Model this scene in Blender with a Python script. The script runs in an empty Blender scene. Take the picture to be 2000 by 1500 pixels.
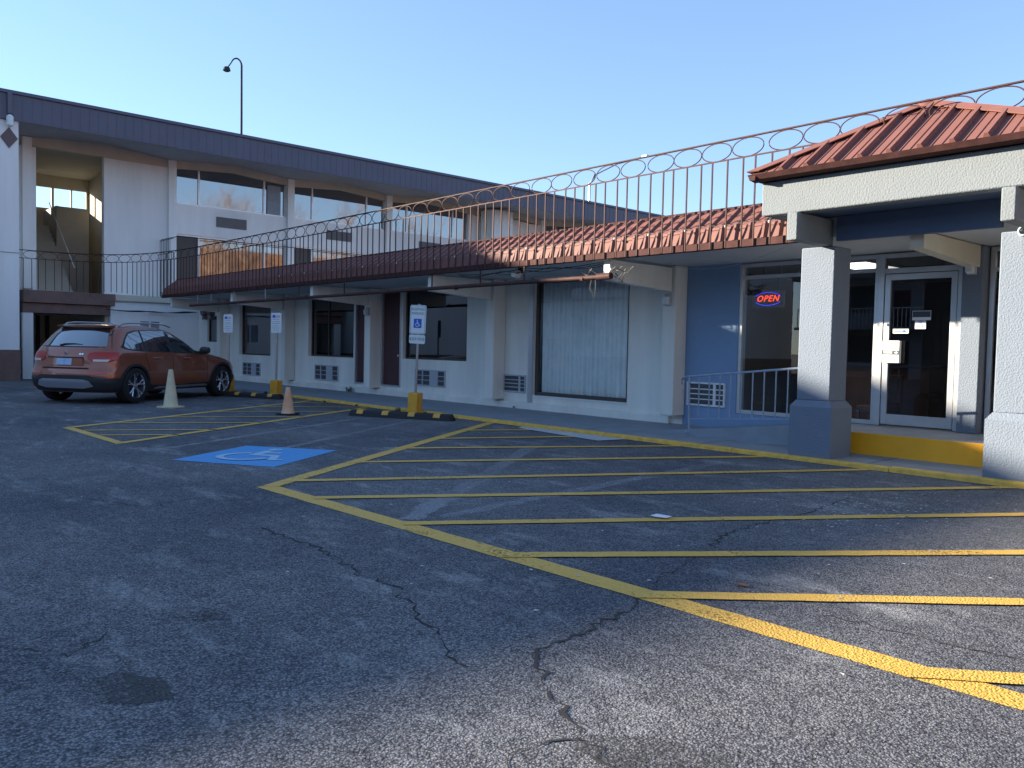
import bpy, bmesh, math, random
from mathutils import Vector, Matrix, noise
from math import sin, cos, pi, radians, sqrt, atan2

S = bpy.context.scene
C = S.collection
random.seed(7)

# ------------------------------------------------------------------ camera
cam_d = bpy.data.cameras.new("camera"); cam = bpy.data.objects.new("camera", cam_d); C.objects.link(cam)
S.camera = cam
cam_d.sensor_width = 36; cam_d.lens = 1630.24/2000*36; cam_d.clip_end = 3000; cam_d.clip_start = 0.05
def cam_axes(yaw, pitch, roll):
    f = Vector((cos(yaw)*cos(pitch), sin(yaw)*cos(pitch), -sin(pitch)))
    r = Vector((sin(yaw), -cos(yaw), 0)); u = r.cross(f)
    return r*cos(roll)+u*sin(roll), -r*sin(roll)+u*cos(roll), f
_r, _u, _f = cam_axes(radians(138.3768), radians(2.4905), radians(1.1718))
cam.matrix_world = Matrix(((_r.x,_u.x,-_f.x,0),(_r.y,_u.y,-_f.y,0),(_r.z,_u.z,-_f.z,1.3),(0,0,0,1)))

# ------------------------------------------------------------------ light
SUN_TO = Vector((-1.0, -0.70, 0.3265)).normalized()
w = bpy.data.worlds.new("World"); S.world = w; w.use_nodes = True
nt = w.node_tree; bg = nt.nodes["Background"]; sky = nt.nodes.new("ShaderNodeTexSky")
sky.sky_type = 'NISHITA'; sky.sun_disc = False
sky.sun_elevation = math.asin(SUN_TO.z); sky.sun_rotation = atan2(SUN_TO.x, SUN_TO.y)
sky.altitude = 100; sky.air_density = 0.9; sky.dust_density = 0.0; sky.ozone_density = 2.6
tint = nt.nodes.new("ShaderNodeMix"); tint.data_type = 'RGBA'; tint.blend_type = 'MULTIPLY'; tint.inputs[0].default_value = 1.0
tint.inputs[7].default_value = (0.83, 0.91, 1.05, 1)      # slightly hazier, less cyan winter sky
gm = nt.nodes.new('ShaderNodeGamma'); gm.inputs[1].default_value = 0.72      # evens out the sky from horizon to zenith
nt.links.new(sky.outputs[0], gm.inputs[0]); nt.links.new(gm.outputs[0], tint.inputs[6]); nt.links.new(tint.outputs[2], bg.inputs[0]); bg.inputs[1].default_value = 0.110
sd = bpy.data.lights.new("sun", 'SUN'); so = bpy.data.objects.new("sun", sd); C.objects.link(so)
sd.energy = 4.6; sd.angle = radians(0.6); sd.color = (1.0, 0.86, 0.68)
so.rotation_euler = (-SUN_TO).to_track_quat('-Z', 'Y').to_euler(); so.location = (-20, -14, 30)
S.view_settings.view_transform = 'Standard'; S.view_settings.look = 'None'
S.view_settings.exposure = 2.02; S.view_settings.gamma = 1.0
S.render.engine = 'CYCLES'; S.cycles.use_denoising = True
S.cycles.max_bounces = 8; S.cycles.transparent_max_bounces = 16

# ------------------------------------------------------------------ materials
def mat(name, col, rough=0.6, metal=0.0, var=0.0, vscale=3.0, bump=0.0, bscale=60.0, spec=0.5,
        col2=None, coat=0.0, emit=None, estr=0.0, streak=False, bkind='noise', bdist=0.01):
    m = bpy.data.materials.new(name); m.use_nodes = True
    n = m.node_tree.nodes; l = m.node_tree.links; p = n["Principled BSDF"]
    p.inputs["Base Color"].default_value = (*col, 1); p.inputs["Roughness"].default_value = rough
    p.inputs["Metallic"].default_value = metal; p.inputs["Specular IOR Level"].default_value = spec
    if coat: p.inputs["Coat Weight"].default_value = coat; p.inputs["Coat Roughness"].default_value = 0.05
    if emit: p.inputs["Emission Color"].default_value = (*emit, 1); p.inputs["Emission Strength"].default_value = estr
    tc = n.new("ShaderNodeTexCoord")
    src = tc.outputs["Object"]
    if var > 0 or col2:
        mp = n.new("ShaderNodeMapping"); l.new(src, mp.inputs[0])
        if streak: mp.inputs["Scale"].default_value = (1, 1, 0.12)
        nz = n.new("ShaderNodeTexNoise"); nz.inputs["Scale"].default_value = vscale
        nz.inputs["Detail"].default_value = 6; nz.inputs["Roughness"].default_value = 0.65
        l.new(mp.outputs[0], nz.inputs["Vector"])
        rp = n.new("ShaderNodeValToRGB"); rp.color_ramp.elements[0].position = 0.32; rp.color_ramp.elements[1].position = 0.68
        c2 = col2 if col2 else tuple(c*(1-var) for c in col)
        rp.color_ramp.elements[0].color = (*c2, 1); rp.color_ramp.elements[1].color = (*col, 1)
        l.new(nz.outputs[0], rp.inputs[0]); l.new(rp.outputs[0], p.inputs["Base Color"])
    if bump > 0:
        if bkind == 'voronoi':
            b = n.new("ShaderNodeTexVoronoi"); b.inputs["Scale"].default_value = bscale; o = b.outputs["Distance"]
        else:
            b = n.new("ShaderNodeTexNoise"); b.inputs["Scale"].default_value = bscale; b.inputs["Detail"].default_value = 3; o = b.outputs[0]
        l.new(src, b.inputs["Vector"])
        bm_ = n.new("ShaderNodeBump"); bm_.inputs["Strength"].default_value = bump; bm_.inputs["Distance"].default_value = bdist
        l.new(o, bm_.inputs["Height"]); l.new(bm_.outputs[0], p.inputs["Normal"])
    return m

def glass_mat(name, tint, refl, rough=0.0):
    """clear window glass: some of the light passes, some is mirrored"""
    m = bpy.data.materials.new(name); m.use_nodes = True
    n = m.node_tree.nodes; l = m.node_tree.links
    for x in list(n):
        if x.type == 'BSDF_PRINCIPLED': n.remove(x)
    out = n["Material Output"]; tr = n.new("ShaderNodeBsdfTransparent"); tr.inputs[0].default_value = (*tint, 1)
    gl = n.new("ShaderNodeBsdfGlossy"); gl.inputs["Roughness"].default_value = rough; gl.inputs[0].default_value = (0.92, 0.93, 0.95, 1)
    fr = n.new("ShaderNodeFresnel"); fr.inputs[0].default_value = 1.5
    ml = n.new("ShaderNodeMath"); ml.operation = 'MULTIPLY_ADD'; ml.inputs[1].default_value = 1.6; ml.inputs[2].default_value = refl; ml.use_clamp = True
    mx = n.new("ShaderNodeMixShader")
    l.new(fr.outputs[0], ml.inputs[0]); l.new(ml.outputs[0], mx.inputs[0]); l.new(tr.outputs[0], mx.inputs[1]); l.new(gl.outputs[0], mx.inputs[2])
    l.new(mx.outputs[0], out.inputs[0])
    return m

def asphalt_mat():
    m = bpy.data.materials.new("asphalt"); m.use_nodes = True
    n = m.node_tree.nodes; l = m.node_tree.links; p = n["Principled BSDF"]
    tc = n.new("ShaderNodeTexCoord"); P = tc.outputs["Object"]
    def nz(scale, det=5, rough=0.6, vec=P):
        x = n.new("ShaderNodeTexNoise"); x.inputs["Scale"].default_value = scale; x.inputs["Detail"].default_value = det
        x.inputs["Roughness"].default_value = rough; l.new(vec, x.inputs["Vector"]); return x.outputs[0]
    def ramp(src, a, b, ca, cb):
        r = n.new("ShaderNodeValToRGB"); r.color_ramp.elements[0].position = a; r.color_ramp.elements[1].position = b
        r.color_ramp.elements[0].color = (*ca, 1); r.color_ramp.elements[1].color = (*cb, 1); l.new(src, r.inputs[0]); return r.outputs[0]
    def mix(f, a, b, mode='MIX'):
        x = n.new("ShaderNodeMix"); x.data_type = 'RGBA'; x.blend_type = mode
        if isinstance(f, float): x.inputs[0].default_value = f
        else: l.new(f, x.inputs[0])
        l.new(a, x.inputs[6]); l.new(b, x.inputs[7]); return x.outputs[2]
    # distorted coordinates so that stones are not round cells
    nd = n.new("ShaderNodeTexNoise"); nd.inputs["Scale"].default_value = 55; l.new(P, nd.inputs["Vector"])
    va = n.new("ShaderNodeVectorMath"); va.operation = 'MULTIPLY_ADD'; va.inputs[1].default_value = (0.012, 0.012, 0.0)
    l.new(nd.outputs["Color"], va.inputs[0]); l.new(P, va.inputs[2])
    vo = n.new("ShaderNodeTexVoronoi"); vo.inputs["Scale"].default_value = 105; l.new(va.outputs[0], vo.inputs["Vector"])
    stone = ramp(vo.outputs["Color"], 0.05, 0.95, (0.088, 0.093, 0.105), (0.35, 0.355, 0.36))
    gap = ramp(vo.outputs["Distance"], 0.35, 0.62, (1, 1, 1), (0.42, 0.42, 0.44))
    base = mix(1.0, stone, gap, 'MULTIPLY')
    big = ramp(nz(0.38, 7, 0.66), 0.34, 0.66, (0.60, 0.62, 0.68), (1.22, 1.20, 1.16))
    base = mix(1.0, base, big, 'MULTIPLY')
    fine = ramp(nz(7, 8, 0.75), 0.35, 0.7, (0.8, 0.8, 0.8), (1.15, 1.15, 1.15))
    base = mix(1.0, base, fine, 'MULTIPLY')
    # worn, whitish streaks in patches
    mp = n.new("ShaderNodeMapping"); mp.inputs["Scale"].default_value = (1.0, 2.4, 1); mp.inputs["Rotation"].default_value = (0, 0, 0.9); l.new(P, mp.inputs[0])
    s1 = ramp(nz(0.9, 10, 0.80, mp.outputs[0]), 0.53, 0.72, (0, 0, 0), (1, 1, 1))
    s2 = ramp(nz(60, 3, 0.6), 0.36, 0.60, (0.08, 0.08, 0.08), (0.9, 0.9, 0.9))
    wm = mix(1.0, s1, s2, 'MULTIPLY')
    rgb = n.new("ShaderNodeRGB"); rgb.outputs[0].default_value = (0.52, 0.52, 0.50, 1)
    base = mix(wm, base, rgb.outputs[0])
    l.new(base, p.inputs["Base Color"]); p.inputs["Roughness"].default_value = 0.72; p.inputs["Specular IOR Level"].default_value = 0.08
    inv = n.new("ShaderNodeMath"); inv.operation = 'SUBTRACT'; inv.inputs[0].default_value = 1; l.new(vo.outputs["Distance"], inv.inputs[1])
    ad = n.new("ShaderNodeMath"); ad.operation = 'MULTIPLY_ADD'; ad.inputs[1].default_value = 0.5; l.new(nz(160, 3), ad.inputs[0]); l.new(inv.outputs[0], ad.inputs[2])
    bm_ = n.new("ShaderNodeBump"); bm_.inputs["Strength"].default_value = 0.45; bm_.inputs["Distance"].default_value = 0.008
    l.new(ad.outputs[0], bm_.inputs["Height"]); l.new(bm_.outputs[0], p.inputs["Normal"])
    return m

def paint_mat(name, col, wear=0.5, alpha_lo=0.35, rough=0.6, span=0.16, amax=1.0):
    """traffic paint over rough asphalt, worn through in places"""
    m = bpy.data.materials.new(name); m.use_nodes = True
    n = m.node_tree.nodes; l = m.node_tree.links; p = n["Principled BSDF"]; out = n["Material Output"]
    tc = n.new("ShaderNodeTexCoord"); P = tc.outputs["Object"]
    a = n.new("ShaderNodeTexNoise"); a.inputs["Scale"].default_value = 38; a.inputs["Detail"].default_value = 6; a.inputs["Roughness"].default_value = 0.7; l.new(P, a.inputs["Vector"])
    b = n.new("ShaderNodeTexNoise"); b.inputs["Scale"].default_value = 1.6; b.inputs["Detail"].default_value = 6; l.new(P, b.inputs["Vector"])
    ad = n.new("ShaderNodeMath"); ad.operation = 'ADD'; l.new(a.outputs[0], ad.inputs[0]); l.new(b.outputs[0], ad.inputs[1])
    r = n.new("ShaderNodeMapRange"); r.inputs[1].default_value = wear; r.inputs[2].default_value = wear+span
    r.inputs[3].default_value = alpha_lo; r.inputs[4].default_value = amax; l.new(ad.outputs[0], r.inputs[0])
    rp = n.new("ShaderNodeValToRGB"); rp.color_ramp.elements[0].position = 0.3; rp.color_ramp.elements[1].position = 0.7
    rp.color_ramp.elements[0].color = (*[c*0.72 for c in col], 1); rp.color_ramp.elements[1].color = (*col, 1); l.new(a.outputs[0], rp.inputs[0])
    l.new(rp.outputs[0], p.inputs["Base Color"]); p.inputs["Roughness"].default_value = rough
    vo = n.new("ShaderNodeTexVoronoi"); vo.inputs["Scale"].default_value = 85; l.new(P, vo.inputs["Vector"])
    bm_ = n.new("ShaderNodeBump"); bm_.invert = True; bm_.inputs["Strength"].default_value = 0.6; bm_.inputs["Distance"].default_value = 0.006
    l.new(vo.outputs["Distance"], bm_.inputs["Height"]); l.new(bm_.outputs[0], p.inputs["Normal"])
    tr = n.new("ShaderNodeBsdfTransparent"); mx = n.new("ShaderNodeMixShader")
    l.new(r.outputs[0], mx.inputs[0]); l.new(tr.outputs[0], mx.inputs[1]); l.new(p.outputs[0], mx.inputs[2]); l.new(mx.outputs[0], out.inputs[0])
    return m

M = dict(
 asphalt=asphalt_mat(),
 crack=mat('crack', (0.022, 0.022, 0.024), 0.95),
 yline=paint_mat('yellow_line', (0.80, 0.48, 0.085), 0.70, 0.3),
 fline=paint_mat('faded_line', (0.40, 0.38, 0.30), 1.0, 0.10),
 gline=paint_mat('ghost_line', (0.40, 0.42, 0.44), 0.78, 0.04, span=0.5, amax=0.68),
 blue=paint_mat('blue_marking', (0.07, 0.36, 0.74), 0.62, 0.6),
 bluesym=paint_mat('pale_symbol', (0.42, 0.64, 0.80), 0.72, 0.3),
 walk=mat('walkway_paint', (0.27, 0.31, 0.35), 0.75, var=0.22, vscale=2.5, bump=0.15, bscale=90),
 slab=mat('pale_concrete', (0.58, 0.60, 0.60), 0.85, var=0.3, vscale=6, bump=0.2, bscale=80),
 kerb=mat('kerb_yellow', (0.88, 0.52, 0.08), 0.6, var=0.35, vscale=9, bump=0.25, bscale=50),
 riser=mat('step_yellow', (0.95, 0.43, 0.015), 0.5, var=0.12, vscale=3, bump=0.1, bscale=40),
 post_yellow=mat('bollard_yellow', (0.85, 0.44, 0.04), 0.55, var=0.2, vscale=7, bump=0.15, bscale=40),
 white=mat('cream_stucco', (0.88, 0.88, 0.81), 0.85, var=0.22, vscale=1.3, bump=0.12, bscale=70, streak=True),
 whiteB=mat('white_stucco', (0.85, 0.87, 0.85), 0.85, var=0.20, vscale=0.8, bump=0.1, bscale=40, streak=True),
 cream=mat('cream_trim', (0.58, 0.54, 0.44), 0.8, var=0.12, vscale=2),
 bluew=mat('blue_wall_paint', (0.21, 0.33, 0.51), 0.75, var=0.08, vscale=1.5, bump=0.1, bscale=60),
 pillar=mat('pale_blue_stucco', (0.165, 0.205, 0.26), 0.85, var=0.05, vscale=4, bump=0.75, bscale=55, bdist=0.012),
 shade_navy=mat('shade_darkened_beam', (0.07, 0.11, 0.20), 0.7, var=0.1, vscale=2),  # shade under the canopy put into the colour of ceiling and cross beam
 beam=mat('grey_stucco', (0.175, 0.205, 0.225), 0.85, var=0.08, vscale=3, bump=0.7, bscale=50, bdist=0.012),
 soffit=mat('soffit_grey', (0.55, 0.57, 0.58), 0.8, var=0.12, vscale=2),
 soffitB=mat('eave_soffit', (0.36, 0.37, 0.40), 0.8, var=0.1, vscale=1),
 fascia=mat('brown_metal_fascia', (0.095, 0.10, 0.145), 0.5, var=0.12, vscale=1.5),
 roofred=mat('red_brown_metal', (0.21, 0.095, 0.08), 0.62, var=0.15, vscale=3, spec=0.2),
 roofdark=mat('dark_trim_metal', (0.085, 0.04, 0.038), 0.8, var=0.4, vscale=9, spec=0.1),
 railpaint=mat('rail_brown_paint', (0.085, 0.042, 0.038), 0.65, var=0.35, vscale=12, spec=0.15),
 railgrey=mat('rail_grey_paint', (0.30, 0.38, 0.48), 0.4, var=0.2, vscale=12),
 alu=mat('aluminium_frame', (0.62, 0.64, 0.66), 0.35, metal=0.6, var=0.1, vscale=6),
 darkframe=mat('dark_frame', (0.06, 0.055, 0.05), 0.5),
 glass=glass_mat('window_glass', (0.99, 1.0, 1.0), 0.0),
 glassT=glass_mat('tinted_glass', (0.30, 0.31, 0.33), 0.03),
 mirror=mat('reflective_glass', (0.05, 0.045, 0.05), 0.03, spec=1.0, coat=0.0),
 curtain=mat('curtain', (0.93, 0.95, 0.93), 0.9, var=0.12, vscale=5),
 curtainb=mat('blue_curtain', (0.28, 0.33, 0.38), 0.9, var=0.2, vscale=5),
 door=mat('maroon_door', (0.075, 0.03, 0.035), 0.5, var=0.2, vscale=2),
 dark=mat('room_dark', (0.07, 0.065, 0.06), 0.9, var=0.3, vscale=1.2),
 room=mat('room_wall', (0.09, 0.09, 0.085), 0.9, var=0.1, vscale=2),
 grille=mat('vent_grille', (0.16, 0.16, 0.17), 0.6, var=0.1, vscale=4),
 acbody=mat('unit_plastic', (0.45, 0.49, 0.54), 0.55, var=0.12, vscale=8),
 acdark=mat('unit_dark', (0.055, 0.07, 0.09), 0.7),
 steel=mat('galvanised', (0.42, 0.44, 0.47), 0.4, metal=0.7, var=0.2, vscale=20),
 darksteel=mat('dark_steel', (0.03, 0.04, 0.05), 0.75, spec=0.15),
 signw=mat('sign_white', (0.72, 0.77, 0.78), 0.45, var=0.06, vscale=10),
 signgreen=mat('sign_green', (0.05, 0.20, 0.20), 0.5),
 signblue=mat('sign_blue', (0.01, 0.11, 0.55), 0.45),
 signred=mat('sign_red', (0.45, 0.06, 0.07), 0.5),
 siggrey=mat('sign_grey_text', (0.30, 0.27, 0.30), 0.5),
 black=mat('black_rubber', (0.022, 0.023, 0.027), 0.75, var=0.3, vscale=15, bump=0.2, bscale=50),
 tyre=mat('tyre_rubber', (0.012, 0.012, 0.013), 0.8, bump=0.1, bscale=60),
 stripe=mat('reflector_yellow', (0.75, 0.42, 0.06), 0.5, var=0.3, vscale=20),
 conecream=mat('faded_cone', (0.66, 0.60, 0.40), 0.6, var=0.18, vscale=9),
 coneorange=mat('orange_cone', (0.72, 0.20, 0.07), 0.6, var=0.3, vscale=9),
 conepink=mat('sunbleached_cone', (0.68, 0.50, 0.32), 0.6, col2=(0.66, 0.30, 0.16), vscale=5),
 carpaint=mat('orange_car_paint', (0.31, 0.095, 0.05), 0.32, metal=0.45, coat=1.0),
 cladding=mat('cladding_black', (0.022, 0.024, 0.027), 0.6),
 silver=mat('silver_trim', (0.50, 0.53, 0.57), 0.3, metal=0.7),
 alloy=mat('alloy_rim', (0.55, 0.56, 0.60), 0.22, metal=0.9),
 cglass=mat('car_glass', (0.02, 0.03, 0.035), 0.03, spec=1.0, coat=0.6),
 tail=mat('tail_lamp_red', (0.42, 0.02, 0.012), 0.2, coat=0.25),
 tailw=mat('tail_lamp_clear', (0.60, 0.55, 0.52), 0.12, coat=1.0),
 reflector=mat('reflector_red', (0.6, 0.05, 0.02), 0.2, coat=1.0),
 chrome=mat('chrome', (0.8, 0.8, 0.82), 0.12, metal=1.0),
 plate=mat('plate_blue_white', (0.55, 0.68, 0.80), 0.4, col2=(0.25, 0.48, 0.75), vscale=9),
 whitep=mat('white_paper', (0.78, 0.79, 0.80), 0.6),
 cable=mat('black_cable', (0.02, 0.02, 0.022), 0.6),
 bulb=mat('bulb_glass', (0.8, 0.78, 0.72), 0.2),
 weed=mat('weed_green', (0.05, 0.085, 0.025), 0.7, var=0.4, vscale=20),
 bark=mat('bark', (0.24, 0.16, 0.11), 0.9),
 leaves=mat('brown_twigs', (0.34, 0.17, 0.08), 0.9, var=0.5, vscale=0.6),
 redneon=mat('red_neon', (0.5, 0.02, 0.01), 0.4, emit=(1.0, 0.07, 0.02), estr=0.45),
 blueneon=mat('blue_neon', (0.02, 0.02, 0.5), 0.4, emit=(0.05, 0.06, 1.0), estr=0.3),
 panel=mat('light_panel', (0.9, 0.9, 0.85), 0.5, emit=(1.0, 0.97, 0.86), estr=0.6),
 wood=mat('warm_wood', (0.22, 0.10, 0.045), 0.5, var=0.3, vscale=3),
 brownbase=mat('brown_base_paint', (0.20, 0.12, 0.10), 0.7, var=0.3, vscale=4),
 stairw=mat('stair_wall_paint', (0.46, 0.44, 0.37), 0.85, var=0.12, vscale=1.5),
 diamond=mat('brown_diamond', (0.12, 0.085, 0.09), 0.6),
 grass=mat('dry_grass', (0.14, 0.13, 0.06), 0.95, var=0.4, vscale=0.3),
)
# real reflective glazing of the tall block (tinted film)
_p = M['mirror'].node_tree.nodes["Principled BSDF"]; _p.inputs["IOR"].default_value = 2.1
_p = M['cglass'].node_tree.nodes["Principled BSDF"]; _p.inputs["IOR"].default_value = 2.2

# ------------------------------------------------------------------ builders
ORG = {}
def setp(o, label=None, cat=None, group=None, kind=None):
    if label: o['label'] = label
    if cat: o['category'] = cat
    if group: o['group'] = group
    if kind: o['kind'] = kind
    return o
def thing(name, label, cat, loc=(0, 0, 0), group=None):
    o = bpy.data.objects.new(name, None); C.objects.link(o); o.location = loc; o.empty_display_size = 0.2
    ORG[o.name] = Vector(loc)
    return setp(o, label, cat, group)

class MB:
    def __init__(s): s.v = []; s.f = []; s.sm = []
    def add(s, vs, fs, smooth=False):
        b = len(s.v); s.v += [tuple(x) for x in vs]
        for f in fs: s.f.append([b+i for i in f]); s.sm.append(smooth)
        return s
    def box(s, x0, x1, y0, y1, z0, z1):
        if x0 > x1: x0, x1 = x1, x0
        if y0 > y1: y0, y1 = y1, y0
        if z0 > z1: z0, z1 = z1, z0
        return s.add([(x0,y0,z0),(x1,y0,z0),(x1,y1,z0),(x0,y1,z0),(x0,y0,z1),(x1,y0,z1),(x1,y1,z1),(x0,y1,z1)],
              [(0,3,2,1),(4,5,6,7),(0,1,5,4),(1,2,6,5),(2,3,7,6),(3,0,4,7)])
    def hexa(s, lo, hi):
        return s.add(list(lo)+list(hi), [(0,3,2,1),(4,5,6,7),(0,1,5,4),(1,2,6,5),(2,3,7,6),(3,0,4,7)])
    def prism(s, poly, vec, smooth=False):
        n = len(poly); a = [Vector(p) for p in poly]; b = [p+Vector(vec) for p in a]
        fs = [tuple(range(n-1, -1, -1)), tuple(range(n, 2*n))] + [(i, (i+1) % n, n+(i+1) % n, n+i) for i in range(n)]
        return s.add(a+b, fs, smooth)
    def tube(s, path, r, n=8, cap=True, closed=False, flat=1.0):
        P = [Vector(p) for p in path]; k = len(P); vs = []; fs = []
        up0 = Vector((0, 0, 1))
        for i, p in enumerate(P):
            if closed: t = P[(i+1) % k]-P[i-1]
            else: t = P[min(i+1, k-1)]-P[max(i-1, 0)]
            t.normalize()
            up = up0 if abs(t.z) < 0.95 else Vector((1, 0, 0))
            a = t.cross(up).normalized(); b = a.cross(t).normalized()
            rr = r[i] if isinstance(r, (list, tuple)) else r
            for j in range(n):
                an = 2*pi*j/n + pi/n; vs.append(p + a*(cos(an)*rr) + b*(sin(an)*rr*flat))
        m = k if closed else k-1
        for i in range(m):
            for j in range(n):
                i2 = (i+1) % k
                fs.append((i*n+j, i*n+(j+1) % n, i2*n+(j+1) % n, i2*n+j))
        s.add(vs, fs, n > 4)
        if cap and not closed:
            s.add(vs[:n], [tuple(range(n-1, -1, -1))]); s.add(vs[-n:], [tuple(range(n))])
        return s
    def lathe(s, prof, n=24, cx=0, cy=0, axis='z', smooth=True, off=(0, 0, 0)):
        vs = []; fs = []
        for r, h in prof:
            for j in range(n):
                a = 2*pi*j/n
                if axis == 'z': vs.append((cx+r*cos(a)+off[0], cy+r*sin(a)+off[1], h+off[2]))
                else: vs.append((r*cos(a)+off[0], h+off[1], r*sin(a)+off[2]))
        for i in range(len(prof)-1):
            for j in range(n): fs.append((i*n+j, i*n+(j+1) % n, (i+1)*n+(j+1) % n, (i+1)*n+j))
        fs.append(tuple(range(n-1, -1, -1))); k = (len(prof)-1)*n; fs.append(tuple(range(k, k+n)))
        return s.add(vs, fs, smooth)
    def xf(s, M4):
        s.v = [tuple(M4 @ Vector(v)) for v in s.v]; return s
    def build(s, name, m, parent=None, bevel=0, local=False, smooth_angle=None, kind=None, origin=None):
        me = bpy.data.meshes.new(name); o = bpy.data.objects.new(name, me); C.objects.link(o)
        po = ORG.get(parent.name, Vector((0, 0, 0))) if (parent and not local) else Vector((0, 0, 0))
        og = Vector(origin) if origin is not None else po
        me.from_pydata([tuple(Vector(v)-og) for v in s.v], [], s.f); me.update()
        bm = bmesh.new(); bm.from_mesh(me)
        if s.f: bmesh.ops.recalc_face_normals(bm, faces=bm.faces)
        bm.to_mesh(me); bm.free()
        if any(s.sm):
            me.polygons.foreach_set('use_smooth', s.sm)
            me.set_sharp_from_angle(angle=radians(smooth_angle or 40))
        me.materials.append(m)
        if parent: o.parent = parent
        o.location = og-po if not local else (0, 0, 0)
        ORG[o.name] = og
        if bevel:
            b = o.modifiers.new('bevel', 'BEVEL'); b.width = bevel; b.segments = 2; b.limit_method = 'ANGLE'; b.angle_limit = radians(50)
            for p in me.polygons: p.use_smooth = True
            me.set_sharp_from_angle(angle=radians(35))
        if kind: o['kind'] = kind
        return o

def struct(name, mb, m, bevel=0):
    return mb.build(name, m, None, bevel=bevel, kind='structure')

def text_mb(txt, size, extrude=0.002, shear=0.0, cx=True, space=1.0):
    cu = bpy.data.curves.new('t', 'FONT'); cu.body = txt; cu.size = size; cu.extrude = extrude; cu.shear = shear; cu.space_character = space
    cu.align_x = 'CENTER' if cx else 'LEFT'; cu.align_y = 'CENTER'; cu.resolution_u = 3
    o = bpy.data.objects.new('t', cu); C.objects.link(o)
    bpy.context.view_layer.update()
    me = bpy.data.meshes.new_from_object(o.evaluated_get(bpy.context.evaluated_depsgraph_get()))
    mb = MB(); mb.add([v.co[:] for v in me.vertices], [list(p.vertices) for p in me.polygons])
    bpy.data.objects.remove(o); bpy.data.curves.remove(cu); bpy.data.meshes.remove(me)
    return mb
def frame_at(origin, xdir, ydir):
    x = Vector(xdir).normalized(); y = Vector(ydir).normalized(); z = x.cross(y)
    return Matrix(((x.x, y.x, z.x, origin[0]), (x.y, y.y, z.y, origin[1]), (x.z, y.z, z.z, origin[2]), (0, 0, 0, 1)))
def copy_tree(o, parent=None):
    c = o.copy(); C.objects.link(c)
    if parent: c.parent = parent
    for ch in list(o.children): copy_tree(ch, c)
    return c

# ================================================================== SETTING
def ground():
    mb = MB(); R = 900
    mb.add([(-R,-R,0),(R,-R,0),(R,R,0),(-R,R,0)], [(0,1,2,3)])
    struct('asphalt_lot', mb, M['asphalt'])
ground()

def strip(pts, width, z, jit=0.004, seg=0.12, seed=1):
    """flat band along a polyline with slightly uneven edges"""
    rnd = random.Random(seed); out = []
    P = [Vector((p[0], p[1], 0)) for p in pts]
    dense = []
    for a, b in zip(P, P[1:]):
        n = max(1, int((b-a).length/seg))
        dense += [a.lerp(b, i/n) for i in range(n)]
    dense.append(P[-1])
    mb = MB(); vs = []; wv = width
    for i, p in enumerate(dense):
        t = (dense[min(i+1, len(dense)-1)]-dense[max(i-1, 0)]).normalized(); nn = Vector((-t.y, t.x, 0))
        w_ = wv(i/(len(dense)-1)) if callable(wv) else wv
        vs += [p+nn*(w_/2+rnd.uniform(-jit, jit))+Vector((0,0,z)), p-nn*(w_/2+rnd.uniform(-jit, jit))+Vector((0,0,z))]
    mb.add(vs, [(2*i, 2*i+1, 2*i+3, 2*i+2) for i in range(len(dense)-1)])
    return mb

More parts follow.
